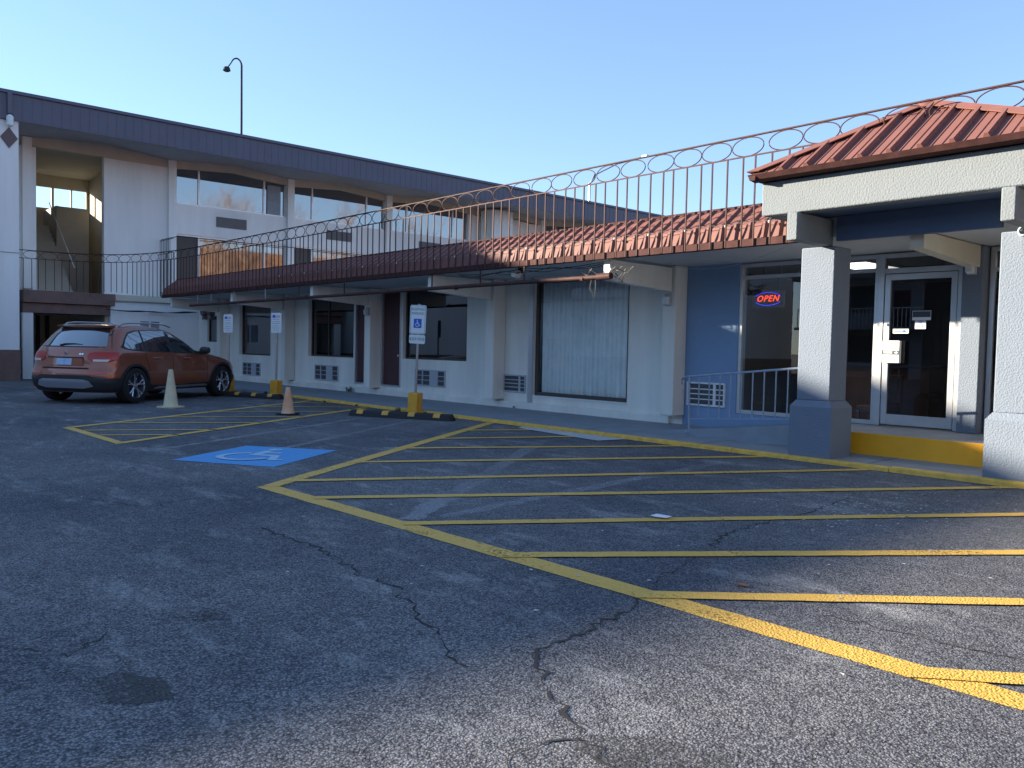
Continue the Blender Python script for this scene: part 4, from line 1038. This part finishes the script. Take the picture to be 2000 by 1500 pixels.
def y_side(x, z):
    w_ = ww(z); a = xr(z)+cR(z); b = xf(z)-cF(z)
    if x < a: q = min(1, (a-x)/cR(z)); return w_*(max(0, 1-q**PW))**(1/PW)
    if x > b: q = min(1, (x-b)/cF(z)); return w_*(max(0, 1-q**PW))**(1/PW)
    return w_
def body():
    zs = [.22,.26,.30,.36,.42,.50,.58,.64,.68,.72,.76,.80,.83,.86,.89,.92,.945,.97,.985,1.0,1.015,1.03,1.05,1.08,1.12,1.17,1.22,1.28,1.33,1.38,1.42,1.45,1.475,1.49,1.505,1.515,1.52]
    N = 96; vs = []
    for z in zs:
        w_ = ww(z); a = xr(z)+cR(z); b = xf(z)-cF(z)
        ring = []
        nr = 20; nsid = 28
        for i in range(nr+1):      # rear, y from 0 to w
            an = pi/2*i/nr; ring.append((a-cR(z)*cos(an)**(2/PW), w_*sin(an)**(2/PW)))
        for i in range(1, nsid): ring.append((a+(b-a)*i/nsid, w_))
        for i in range(nr+1):
            an = pi/2*i/nr; ring.append((b+cF(z)*sin(an)**(2/PW), w_*cos(an)**(2/PW)))
        full = ring+[(x, -y) for x, y in reversed(ring[1:-1])]
        n = len(full); vs += [(x, y, z) for x, y in full]
    fs = []
    for k in range(len(zs)-1):
        for i in range(n): fs.append((k*n+i, k*n+(i+1) % n, (k+1)*n+(i+1) % n, (k+1)*n+i))
    fs.append(tuple(range(n-1,-1,-1))); k = (len(zs)-1)*n; fs.append(tuple(range(k, k+n)))
    mb = MB(); mb.add(vs, fs, True)
    o = mb.build('body', M['carpaint'], car, local=True)
    cut = MB()
    for wx in (.80,3.56):
        for sy in (-1, 1):
            c2 = MB(); c2.lathe([(.375,.55*sy),(.375,1.2*sy)], 40, axis='y', off=(wx,0,.34)); cut.v, cut.f, cut.sm = cut.v+c2.v, cut.f+[[i+len(cut.v) for i in f] for f in c2.f], cut.sm+c2.sm
    co = cut.build('cut', M['cladding'], None, local=True)
    md = o.modifiers.new('b', 'BOOLEAN'); md.object = co; md.operation = 'DIFFERENCE'; md.solver = 'EXACT'
    bpy.context.view_layer.update()
    me = bpy.data.meshes.new_from_object(o.evaluated_get(bpy.context.evaluated_depsgraph_get()))
    o.modifiers.clear(); o.data = me
    for p in me.polygons: p.use_smooth = True
    me.set_sharp_from_angle(angle=radians(38))
    bpy.data.objects.remove(co)
    me.materials.clear(); me.materials.append(M['carpaint']); me.materials.append(M['cladding'])
    for p in me.polygons:
        c_ = p.center
        inw = any((c_.x-wx)**2+(c_.z-.34)**2 < .3765**2 and abs(c_.y) < .86 for wx in (.80,3.56)) 
        if inw: p.material_index = 1; p.use_smooth = False
        else: p.material_index = 0
    return o
cbody = body()
def side_patch(cols, m, name, off=.006, rows=6, parent=None, sides=(-1,), lab=None, th=.012):
    """cols: (x, zlo, zhi); lies on the flank"""
    out = []
    for sg in sides:
        mb = MB(); vs = []; dens = []
        for a, b in zip(cols, cols[1:]):
            n = max(1, int(abs(b[0]-a[0])/.05)); dens += [tuple(a[j]+(b[j]-a[j])*i/n for j in range(3)) for i in range(n)]
        dens.append(cols[-1]); R_ = rows
        for x, z0, z1 in dens:
            for r in range(R_+1):
                z = z0+(z1-z0)*r/R_; vs.append((x, sg*(y_side(x, z)+off), z))
        n0 = len(vs)
        vs += [(x, y-sg*th, z) for x, y, z in vs]
        fs = []; K = R_+1; D = len(dens)
        for i in range(D-1):
            for r in range(R_):
                q = (i*K+r, (i+1)*K+r, (i+1)*K+r+1, i*K+r+1); fs.append(q)
        for i in range(D-1):
            for r in (0, R_): fs.append((i*K+r, (i+1)*K+r, (i+1)*K+r+n0, i*K+r+n0))
        for i in (0, D-1):
            for r in range(R_): fs.append((i*K+r, i*K+r+1, i*K+r+1+n0, i*K+r+n0))
        mb.add(vs, fs, True); out.append(mb.build(name, m, parent or car, local=True, smooth_angle=50))
    return out
def rear_patch(rows_, m, name, off=.006, cols=14, parent=None, th=.012):
    """rows: (z, y0, y1); lies on the tail"""
    mb = MB(); vs = []; dens = []
    for a, b in zip(rows_, rows_[1:]):
        n = max(1, int(abs(b[0]-a[0])/.03)); dens += [tuple(a[j]+(b[j]-a[j])*i/n for j in range(3)) for i in range(n)]
    dens.append(rows_[-1])
    for z, y0, y1 in dens:
        for r in range(cols+1):
            y = y0+(y1-y0)*r/cols
            yy = max(-ww(z)*.9995, min(ww(z)*.9995, y)); q = abs(yy)/ww(z)
            # outward normal in plan
            e = .004; dx = (x_rear(min(abs(yy)+e, ww(z)), z)-x_rear(abs(yy)-e if abs(yy) > e else 0, z))/(2*e)
            nx, ny = -1, dx*(1 if yy > 0 else -1); L = sqrt(nx*nx+ny*ny); 
            vs.append((x_rear(yy, z)+nx/L*off, yy+ny/L*off, z))
    n0 = len(vs); vs += [(x+th, y*(1-.01), z) for x, y, z in vs]; K = cols+1; D = len(dens); fs = []
    for i in range(D-1):
        for r in range(cols): fs.append((i*K+r, (i+1)*K+r, (i+1)*K+r+1, i*K+r+1))
        for r in (0, cols): fs.append((i*K+r, (i+1)*K+r, (i+1)*K+r+n0, i*K+r+n0))
    for i in (0, D-1):
        for r in range(cols): fs.append((i*K+r, i*K+r+1, i*K+r+1+n0, i*K+r+n0))
    mb.add(vs, fs, True)
    return mb.build(name, m, parent or car, local=True, smooth_angle=50)
# side glazing (right side is y<0 for a car facing +x)
side_patch([(.60,1.09,1.11),(.66,1.06,1.20),(.80,1.035,1.33),(1.0,1.02,1.38),(1.12,1.015,1.395)], M['cglass'], 'quarter_window', sides=(-1,1))
side_patch([(1.17,1.013,1.40),(1.5,1.003,1.415),(1.86,.995,1.415)], M['cglass'], 'side_window', sides=(-1,1))
side_patch([(1.96,.993,1.412),(2.15,.99,1.40),(2.40,.985,1.31),(2.62,.98,1.20),(2.82,.975,1.09),(2.98,.975,1.0)], M['cglass'], 'side_window', sides=(-1,1))
side_patch([(.50,1.075,1.085),(.58,1.05,1.15),(.66,1.035,1.24),(.80,1.015,1.36),(1.0,1.0,1.405),(1.5,.985,1.435),(2.0,.975,1.432),(2.2,.97,1.41),(2.45,.965,1.31),(2.66,.96,1.20),(2.88,.955,1.09),(3.06,.955,.99)], M['cladding'], 'window_surround', off=.002, sides=(-1,1), rows=10)
# rear window, spoiler, hatch details
rear_patch([(1.085,-.68,.68),(1.12,-.67,.67),(1.38,-.555,.555),(1.41,-.53,.53)], M['cglass'], 'rear_window', off=.006)
rear_patch([(1.065,-.76,.76),(1.10,-.745,.745),(1.40,-.60,.60),(1.425,-.56,.56)], M['cladding'], 'rear_window_surround', off=.002)
mb = MB(); vs = []; n = 16
for i in range(n+1):
    y = -.55+1.1*i/n; bx = .10*(1-(abs(y)/.62)**3)
    vs += [(.50-bx*.5+.03, y, 1.445), (.47-bx*.5+.03, y, 1.475), (.52, y, 1.497-.02*(y/.6)**2), (.72, y, 1.522-.025*(y/.6)**2), (.60, y, 1.44)]
fs = []
for i in range(n):
    for j in range(5): fs.append((i*5+j, i*5+(j+1)%5, (i+1)*5+(j+1)%5, (i+1)*5+j))
fs += [(0,1,2,3,4), tuple(n*5+j for j in (4,3,2,1,0))]
mb.add(vs, fs, True); mb.build('roof_spoiler', M['carpaint'], car, local=True)
MB().tube([(.175,.20,1.10),(.19,.10,1.125),(.20,-.08,1.13),(.205,-.25,1.115)], [.014,.012,.010,.008], 6).build('rear_wiper', M['cladding'], car, local=True)
# tail lamps: red body with clear strip, both sides, wrapping to the flank
for sg in (-1, 1):
    a = rear_patch([(.80,sg*.52,sg*.80),(.84,sg*.45,sg*.878),(.90,sg*.44,sg*.872),(.96,sg*.46,sg*.856),(.985,sg*.55,sg*.845)], M['tail'], 'tail_lamp', off=.010, parent=car)
    rear_patch([(.805,sg*.55,sg*.77),(.845,sg*.55,sg*.80)], M['tailw'], 'reversing_lamp', off=.014, parent=a)
    rear_patch([(.575,sg*.48,sg*.80),(.605,sg*.50,sg*.80)], M['reflector'], 'reflector', off=.010, parent=car)
    # flank part of the lamp
    xs = x_rear(.86, .88)
    side_patch([(.20,.86,.95),(.30,.86,.96),(.36,.88,.945),(.40,.90,.93)], M['tail'], 'tail_lamp', off=.010, sides=(sg,), parent=a)
# hatch crease and number plate recess
rear_patch([(.66,-.50,.50),(.69,-.47,.47)], M['roofdark'], 'hatch_gap', off=.003)
rr = rear_patch([(.72,-.38,.38),(.86,-.36,.36)], M['carpaint'], 'plate_recess', off=.016)
rear_patch([(.862,-.37,.37),(.885,-.36,.36)], M['cladding'], 'handle_strip', off=.018)
pl = rear_patch([(.735,-.155,.155),(.855,-.155,.155)], M['plate'], 'number_plate', off=.024, cols=4)
mb = MB(); mb.lathe([(.040,.0),(.040,.012),(.036,.016)], 20, axis='y'); mb.xf(Matrix.Rotation(radians(90), 4, 'Z')); mb.xf(Matrix.Translation((x_rear(0,.955)-.002,0,.955)))
em = mb.build('emblem', M['chrome'], car, local=True)
for y0, y1 in ((-.36,-.325),(-.315,-.28)): rear_patch([(.925,y0,y1),(.955,y0,y1)], M['chrome'], 'badge', off=.012, cols=2)
# lower black cladding, silver diffuser
rear_patch([(.235,-.77,.77),(.30,-.84,.84),(.44,-.878,.878),(.50,-.88,.88),(.515,-.6,.6),(.545,-.50,.50)], M['cladding'], 'rear_cladding', off=.008, cols=24)
rear_patch([(.30,-.40,.40),(.34,-.58,.58),(.44,-.52,.52),(.47,-.42,.42)], M['silver'], 'diffuser', off=.022, cols=20)
for sg in (-1, 1):
    side_patch([(.14,.24,.50),(.30,.24,.50),(.42,.24,.50),(.45,.24,.46)], M['cladding'], 'bumper_cladding', off=.008, sides=(sg,))
    side_patch([(1.15,.235,.42),(1.3,.235,.34),(2.2,.235,.32),(3.1,.235,.34),(3.2,.235,.42)], M['cladding'], 'sill_cladding', off=.010, sides=(sg,))
    side_patch([(1.38,.255,.275),(1.50,.262,.305),(3.0,.262,.305),(3.08,.262,.28)], M['silver'], 'sill_trim', off=.020, sides=(sg,))
    side_patch([(3.93,.24,.46),(4.1,.24,.48),(4.3,.24,.50)], M['cladding'], 'bumper_cladding', off=.008, sides=(sg,))
    # wheel arch lips
    for wx in (.80,3.56):
        mb = MB(); vs = []; K = 30
        for i in range(K+1):
            a = radians(-10+200*i/K)
            for rr_ in (.378,.425):
                x, z = wx+rr_*cos(a), .34+rr_*sin(a); y = y_side(min(max(x,.1),4.35), max(z,.22)); vs.append((x, sg*(y+.014), z))
            x, z = wx+.376*cos(a), .34+.376*sin(a); vs.append((x, sg*(y_side(min(max(x,.1),4.35), max(z,.22))-.06), z))
            x, z = wx+.427*cos(a), .34+.427*sin(a); vs.append((x, sg*(y_side(min(max(x,.1),4.35), max(z,.22))-.01), z))
        fs = []
        for i in range(K): a = 4*i; fs += [(a,a+4,a+5,a+1), (a,a+2,a+6,a+4), (a+1,a+5,a+7,a+3)]
        mb.add(vs, fs, True); mb.build('wheel_arch', M['cladding'], car, local=True, smooth_angle=60)
    # door seams and handles
    for pts in ([(1.90,.40),(1.90,.96)], [(1.19,.62),(1.10,.96)], [(3.02,.42),(3.04,.94)]):
        P = []
        for i in range(9): x = pts[0][0]+(pts[1][0]-pts[0][0])*i/8; z = pts[0][1]+(pts[1][1]-pts[0][1])*i/8; P.append((x, sg*(y_side(x,z)+.001), z))
        MB().tube(P, .004, 4).build('door_seam', M['roofdark'], car, local=True)
    for x in (1.30,2.22):
        P = [(x+.22*i/6, sg*(y_side(x,.87)+.012+.014*sin(pi*i/6)), .865) for i in range(7)]; MB().tube(P, .013, 6).build('door_handle', M['carpaint'], car, local=True)
    # roof rails
    P = [(.72,sg*.585,1.48),(.80,sg*.60,1.525),(1.0,sg*.605,1.55),(1.6,sg*.605,1.558),(2.0,sg*.60,1.545),(2.2,sg*.59,1.50)]
    MB().tube(P, .018, 8).build('roof_rail', M['silver'], car, local=True)
    # mirrors
    mb = MB(); mb.lathe([(.02,-.13),(.075,-.11),(.095,-.03),(.09,.05),(.04,.09)], 14, axis='y'); mb.xf(Matrix.Diagonal((.75,1,.85,1))); mb.xf(Matrix.Translation((2.78,sg*.98,1.03)))
    mb.build('wing_mirror', M['cladding'], car, local=True)
    MB().box(2.74,2.82,sg*.84,sg*.93,.98,1.01).build('mirror_arm', M['cladding'], car, local=True)
# shoulder crease line as a thin highlight ridge
# wheels
def wheel(wx, sy):
    y = .80*sy
    ty = MB(); ty.lathe([(.235,-.11),(.30,-.115),(.335,-.10),(.345,-.07),(.345,.07),(.335,.10),(.30,.115),(.235,.11),(.235,-.11)], 40, axis='y', off=(wx,y,.345))
    ty.f = [f for f in ty.f if len(f) < 10]; ty.sm = [True]*len(ty.f)
    w_ = ty.build('wheel', M['tyre'], car, local=True, smooth_angle=35)
    o_ = y+sy*.085
    rm = MB(); rm.lathe([(.234,.0),(.245,.022*sy),(.232,.026*sy),(.222,.0),(.215,-.12*sy)], 40, axis='y', off=(wx,o_,.345)); rm.f = [f for f in rm.f if len(f) < 10]; rm.sm = rm.sm[:len(rm.f)]
    for k in range(5):
        a = 2*pi*k/5+.3
        for da in (-.20,.20):
            p0 = Vector((.045*cos(a), 0, .045*sin(a))); p1 = Vector((.12*cos(a+da*.35),0,.12*sin(a+da*.35))); p2 = Vector((.228*cos(a+da),0,.228*sin(a+da)))
            rm.tube([p0+Vector((wx,o_-sy*.02,.345)), p1+Vector((wx,o_-sy*.005,.345)), p2+Vector((wx,o_+sy*.008,.345))], [.024,.018,.014], 6)
    rm.lathe([(.055,-.03*sy),(.05,.005*sy),(.03,.012*sy)], 16, axis='y', off=(wx,o_,.345))
    rm.build('rim', M['alloy'], w_, local=True, smooth_angle=40)
    bd = MB(); bd.lathe([(.21,-.07*sy),(.21,-.06*sy)], 30, axis='y', off=(wx,o_,.345)); bd.build('brake_disc', M['darksteel'], w_, local=True)
for wx in (.80,3.56):
    for sy in (-1, 1): wheel(wx, sy)
# front end details, windscreen
def front_patch(rows_, m, name, off=.006, cols=14):
    mb = MB(); vs = []; dens = []
    for a, b in zip(rows_, rows_[1:]):
        n = max(1, int(abs(b[0]-a[0])/.03)); dens += [tuple(a[j]+(b[j]-a[j])*i/n for j in range(3)) for i in range(n)]
    dens.append(rows_[-1])
    for z, y0, y1 in dens:
        for r in range(cols+1):
            y = y0+(y1-y0)*r/cols; q = min(.999, abs(y)/ww(z)); x = xf(z)-cF(z)*(1-(1-q**PW)**(1/PW)); vs.append((x+off, y*1.004, z+off*.6))
    K = cols+1; fs = [(i*K+r, (i+1)*K+r, (i+1)*K+r+1, i*K+r+1) for i in range(len(dens)-1) for r in range(cols)]
    mb.add(vs, fs, True); return mb.build(name, m, car, local=True, smooth_angle=60)
front_patch([(1.05,-.74,.74),(1.2,-.70,.70),(1.38,-.62,.62),(1.43,-.58,.58)], M['cglass'], 'windscreen')
for sg in (-1, 1):
    front_patch([(.62,sg*.42,sg*.78),(.76,sg*.45,sg*.84)], M['tailw'], 'headlight')
    front_patch([(.50,sg*.05,sg*.30),(.74,sg*.05,sg*.28)], M['cladding'], 'grille')
front_patch([(.24,-.7,.7),(.40,-.78,.78)], M['cladding'], 'front_cladding')
CS = 1.065
hd = Vector((-.545,.838,0)).normalized()
# rear axle centre at given ground point
rear_c = Vector((-18.74,5.03,0)); 
car.rotation_euler = (0,0,atan2(hd.y,hd.x)); car.scale = (CS,CS*1.07,CS)
car.location = rear_c-hd*(.80*CS)

# ================================================================== STREET LAMPS
def street_lamp(x, y, h, label, arm=1.4, r0=.11, ddx=(-.6,-.8)):
    t = thing('street_lamp', label, 'street lamp', (x,y,0), group='street lamps beyond the motel')
    d_ = Vector((ddx[0],ddx[1],0)).normalized()
    P = [(x,y,0),(x,y,h*.45),(x,y,h*.80)]; R_ = [r0,r0*.85,r0*.75]
    for i in range(1, 11):
        a = radians(150)*i/10; rr_ = arm*.5
        q = Vector((x,y,h-rr_*1.6))+d_*(rr_*(1-cos(a)))+Vector((0,0,rr_*1.6*sin(a))); P.append(tuple(q)); R_.append(r0*(.7-.03*i))
    q = Vector(P[-1])+d_*.25+Vector((0,0,-.35)); P.append(tuple(q)); R_.append(r0*.4)
    MB().tube(P, R_, 8).build('pole', M['darksteel'], t)
    MB().lathe([(.08,.12),(.16,.08),(.22,-.10),(.12,-.16)], 12, q.x, q.y, off=(0,0,q.z)).build('lamp_head', M['darksteel'], t)
street_lamp(-45.9,20.0,17.2,'tall dark curved street lamp rising behind the roof of the tall block', arm=.62, r0=.085)
def arm_lamp(x, y, z, x2, y2, z2, label):
    t = thing('street_lamp', label, 'street lamp', (x,y,0), group='street lamps beyond the motel')
    MB().tube([(x,y,0),(x,y,z-.6),(x+(x2-x)*.1,y+(y2-y)*.1,z)], .08, 6).build('pole', M['steel'], t)
    MB().tube([(x+(x2-x)*.1,y+(y2-y)*.1,z),(x+(x2-x)*.5,y+(y2-y)*.5,z+(z2-z)*.6),(x2,y2,z2)], .05, 6).build('arm', M['steel'], t)
    MB().box(x2-.1,x2+.35,y2-.15,y2+.15,z2-.05,z2+.08).build('lamp_head', M['steel'], t, bevel=.02)
arm_lamp(-39.7,42.0,13.2,-37.0,44.4,14.4,'distant pale street lamp with a slanted arm just above the far roof line')

# ================================================================== SMALL THINGS ON THE GROUND
def tuft(x, y, n, s, lab, z=.09):
    r = random.Random(int(x*97)); mb = MB()
    for i in range(n):
        a = r.uniform(0,2*pi); q = r.uniform(0,s*.7); bx, by = x+q*cos(a), y+q*sin(a)*.5; h = r.uniform(.3,1)*s; a2 = r.uniform(0,2*pi); le = r.uniform(.2,.8)*s; w_ = .008+.1*s*r.random()*.4
        p0 = Vector((bx,by,z)); p2 = p0+Vector((cos(a2)*le,sin(a2)*le,h)); p1 = p0.lerp(p2,.5)+Vector((0,0,h*.2)); sd_ = Vector((-sin(a2),cos(a2),0))*w_
        mb.add([p0-sd_*.4,p0+sd_*.4,p1+sd_,p2,p1-sd_], [(0,1,2,4),(4,2,3)])
    t = mb.build('weed', M['weed'], None, origin=(x,y,z)); setp(t, lab, 'weed', group='weeds along the kerb and wall')
tuft(-18.95,11.2,26,.16,'small green weed at the foot of the white wall left of the maroon door', .07)
tuft(-23.4,11.2,20,.10,'low weed at the wall foot near the farthest air conditioner', .06)
tuft(-12.7,9.16,34,.09,'weeds growing beside the yellow block of the reserved sign', .0)
tuft(-13.7,9.2,26,.10,'weeds growing left of the yellow block of the reserved sign', .0)
tuft(-19.6,9.2,40,.11,'weed patch behind the far wheel stop by the orange car', .0)
tuft(-16.6,9.2,16,.05,'tiny weeds on the kerb joint left of the hatched bay corner', .0)
tuft(-15.3,9.22,14,.05,'tiny weeds on the kerb joint near the middle of the small hatched bay', .0)
tuft(-12.6,11.25,10,.07,'dark weed at the wall base beside the yellow block', .08)
mb = MB(); r = random.Random(9)
for i in range(900):
    x = r.uniform(-21,-2.5); y = 9.27-abs(r.gauss(0,.04)); s_ = r.uniform(.004,.014); a = r.uniform(0,pi)
    mb.add([(x+s_*cos(a),y+s_*sin(a),.004),(x-s_*sin(a),y+s_*cos(a),.007),(x-s_*cos(a),y-s_*sin(a),.004),(x+s_*sin(a),y-s_*cos(a),.009)], [(0,1,2,3)])
o = mb.build('leaf_litter', M['brownbase'], None); setp(o, 'thin line of dry leaf crumbs and dirt gathered along the yellow kerb', 'litter', kind='stuff')
mb = MB(); mb.add([(-4.09,5.10,.02),(-4.02,5.07,.024),(-3.95,5.12,.02),(-3.93,5.17,.03),(-4.0,5.2,.02),(-4.08,5.17,.026)], [(0,1,2,3,4,5)])
o = mb.build('paper_scrap', M['whitep'], None, origin=(-4.02,5.14,.02)); setp(o, 'white scrap of paper lying on a yellow hatch line', 'paper scrap')
mb = MB(); mb.add([(-2.62,4.02,.006),(-2.56,4.0,.012),(-2.52,4.03,.007),(-2.57,4.06,.01)], [(0,1,2,3)])
o = mb.build('dry_leaf', M['wood'], None, origin=(-2.57,4.03,.006)); setp(o, 'small brown dry leaf on the sunlit asphalt', 'leaf')

# ================================================================== TREES BEHIND THE CAMERA (seen in the windows)
def tree_arrays(seed):
    r = random.Random(seed); mb = MB(); tw = MB()
    def branch(p, d, L, rad, lv):
        n = 3; pts = [p]; q = p
        for i in range(n):
            d = (d+Vector((r.gauss(0,.12),r.gauss(0,.12),r.gauss(0,.06)+.04))).normalized(); q = q+d*(L/n); pts.append(q)
        mb.tube(pts, [rad*(1-.5*i/n) for i in range(n+1)], 3 if lv else 5, cap=False)
        if lv >= 4: return
        for k in range(3 if lv else 6):
            a = r.uniform(0,2*pi); s = pts[-1] if k == 0 else pts[r.randint(1,n)]
            nd = (d*.75+Vector((cos(a),sin(a),r.uniform(0,.5)))*.75).normalized(); branch(s, nd, L*r.uniform(.55,.75), rad*.5, lv+1)
    branch(Vector((0,0,0)), Vector((0,0,1)), 4.6, .22, 0)
    return mb
TA = [tree_arrays(i) for i in range(3)]
wd = MB(); r = random.Random(11)
def plant(x, y, sc, k, z=0):
    a = r.uniform(0,2*pi); s = TA[k]; b = len(wd.v)
    wd.v += [(x+sc*(v[0]*cos(a)-v[1]*sin(a)), y+sc*(v[0]*sin(a)+v[1]*cos(a)), sc*v[2]+z) for v in s.v]
    wd.f += [[i+b for i in f] for f in s.f]; wd.sm += s.sm
def hz(x): return max(0, min(14, (x-24)*.55))
for i in range(46):
    x = r.uniform(26,48); plant(x, -14+i*2.1+r.uniform(-1.5,1.5), r.uniform(.85,1.2), i % 3, hz(x))
o = wd.build('bare_woodland', M['bark'], None); setp(o, 'leafless woodland across the lot, seen only as reflections in the windows', 'woodland', kind='stuff')
# brushy undergrowth below those trees
br = MB(); r = random.Random(4)
mb = MB(); mb.add([(24,-60,-.05),(24,140,-.05),(50,140,14),(50,-60,14),(90,140,14.5),(90,-60,14.5)], [(0,1,2,3),(3,2,4,5)])
struct('wooded_bank', mb, M['leaves'])
for i in range(12000):
    x, y = r.uniform(24,50), r.uniform(-20,90)
    z = hz(x)+abs(r.gauss(0,1.8)); s_ = r.uniform(.15,.5); d_ = Vector((r.gauss(0,1),r.gauss(0,1),r.gauss(0,1.2))).normalized(); e = Vector((r.gauss(0,1),r.gauss(0,1),r.gauss(0,1))).normalized()
    p = Vector((x,y,z)); br.add([p-d_*s_, p+e*s_*.25, p+d_*s_, p-e*s_*.25], [(0,1,2,3)])
o = br.build('undergrowth', M['leaves'], None); setp(o, 'brown winter undergrowth across the lot, seen only as reflections', 'undergrowth', kind='stuff')

# the other motel wing behind the camera, seen mirrored in the lobby and room glass
ow = thing('opposite_wing', 'two storey motel wing across the lot, seen only mirrored in the dark windows', 'building', (-4,-24,0))
wall_y(-26,45,0,5.6,-24.25,.25,[(-24+4.6*i+.6,-24+4.6*i+2.6,.9+2.8*k,2.4+2.8*k) for i in range(9) for k in (0,1)]).build('wall', M['soffitB'], ow)
MB().box(-26.5,45.5,-32,-22.9,5.6,6.3).build('roof', M['fascia'], ow)
MB().box(-26.2,45.2,-24,-22.8,2.7,2.85).build('walkway_slab', M['soffitB'], ow)
for i in range(9):
    for k in (0,1):
        x = -24+4.6*i; MB().box(x+.6,x+2.6,-24.2,-24.15,.9+2.8*k,2.4+2.8*k).build('window', M['acdark'], ow)
        MB().box(x+3.2,x+4.1,-23.99,-23.94,.05+2.8*k,2.1+2.8*k).build('door', M['door'], ow)

mb = MB(); x = -26
while x < 30: mb.box(x-.02,x+.02,-22.86,-22.82,2.85,3.85); x += .22
mb.build('white_railing', M['signw'], ow, kind='stuff')
MB().box(-26,30,-22.88,-22.80,3.86,3.92).build('rail_cap', M['signw'], ow)
# loose wires under the eaves
lw = thing('loose_wire', 'thin pale wire sagging from the white beam to the canopy below the soffit', 'wire', (-7,10.3,2.6))
P = []
for j in range(17):
    t = j/16; P.append((-8.45+2.95*t, 11.05-1.55*t, 2.66-.14*sin(pi*t)))
MB().tube(P, .004, 4).build('wire_run', M['acbody'], lw)
lw = thing('eave_cable', 'black cables looping along the soffit edge above the curtained window', 'cables', (-10,9.6,2.6))
mb = MB()
for k in range(3):
    P = []
    for j in range(25):
        t = j/24; P.append((-12.4+3.7*t, 9.60+.04*k, 2.655-.015*k-.05*abs(sin(pi*t*(2+k)))))
    mb.tube(P, .007, 4)
mb.build('cable_run', M['cable'], lw)
# pale flecks, grit and bits of leaf scattered on the asphalt
mb = MB(); r = random.Random(21)
for i in range(420):
    x = r.uniform(-16,0); y = r.uniform(1.8,9.0); s_ = r.uniform(.003,.012); a = r.uniform(0,pi)
    if r.random() < .5: x = r.gauss(-3.2,.35); y = r.gauss(7.0,.6)
    mb.add([(x+s_*1.8*cos(a),y+s_*1.8*sin(a),.0085),(x-s_*sin(a),y+s_*cos(a),.011),(x-s_*1.5*cos(a),y-s_*1.5*sin(a),.0085),(x+s_*sin(a),y-s_*cos(a),.010)], [(0,1,2,3)])
o = mb.build('pale_grit', M['slab'], None); setp(o, 'scattered pale flecks and grit on the dark asphalt', 'grit', kind='stuff')
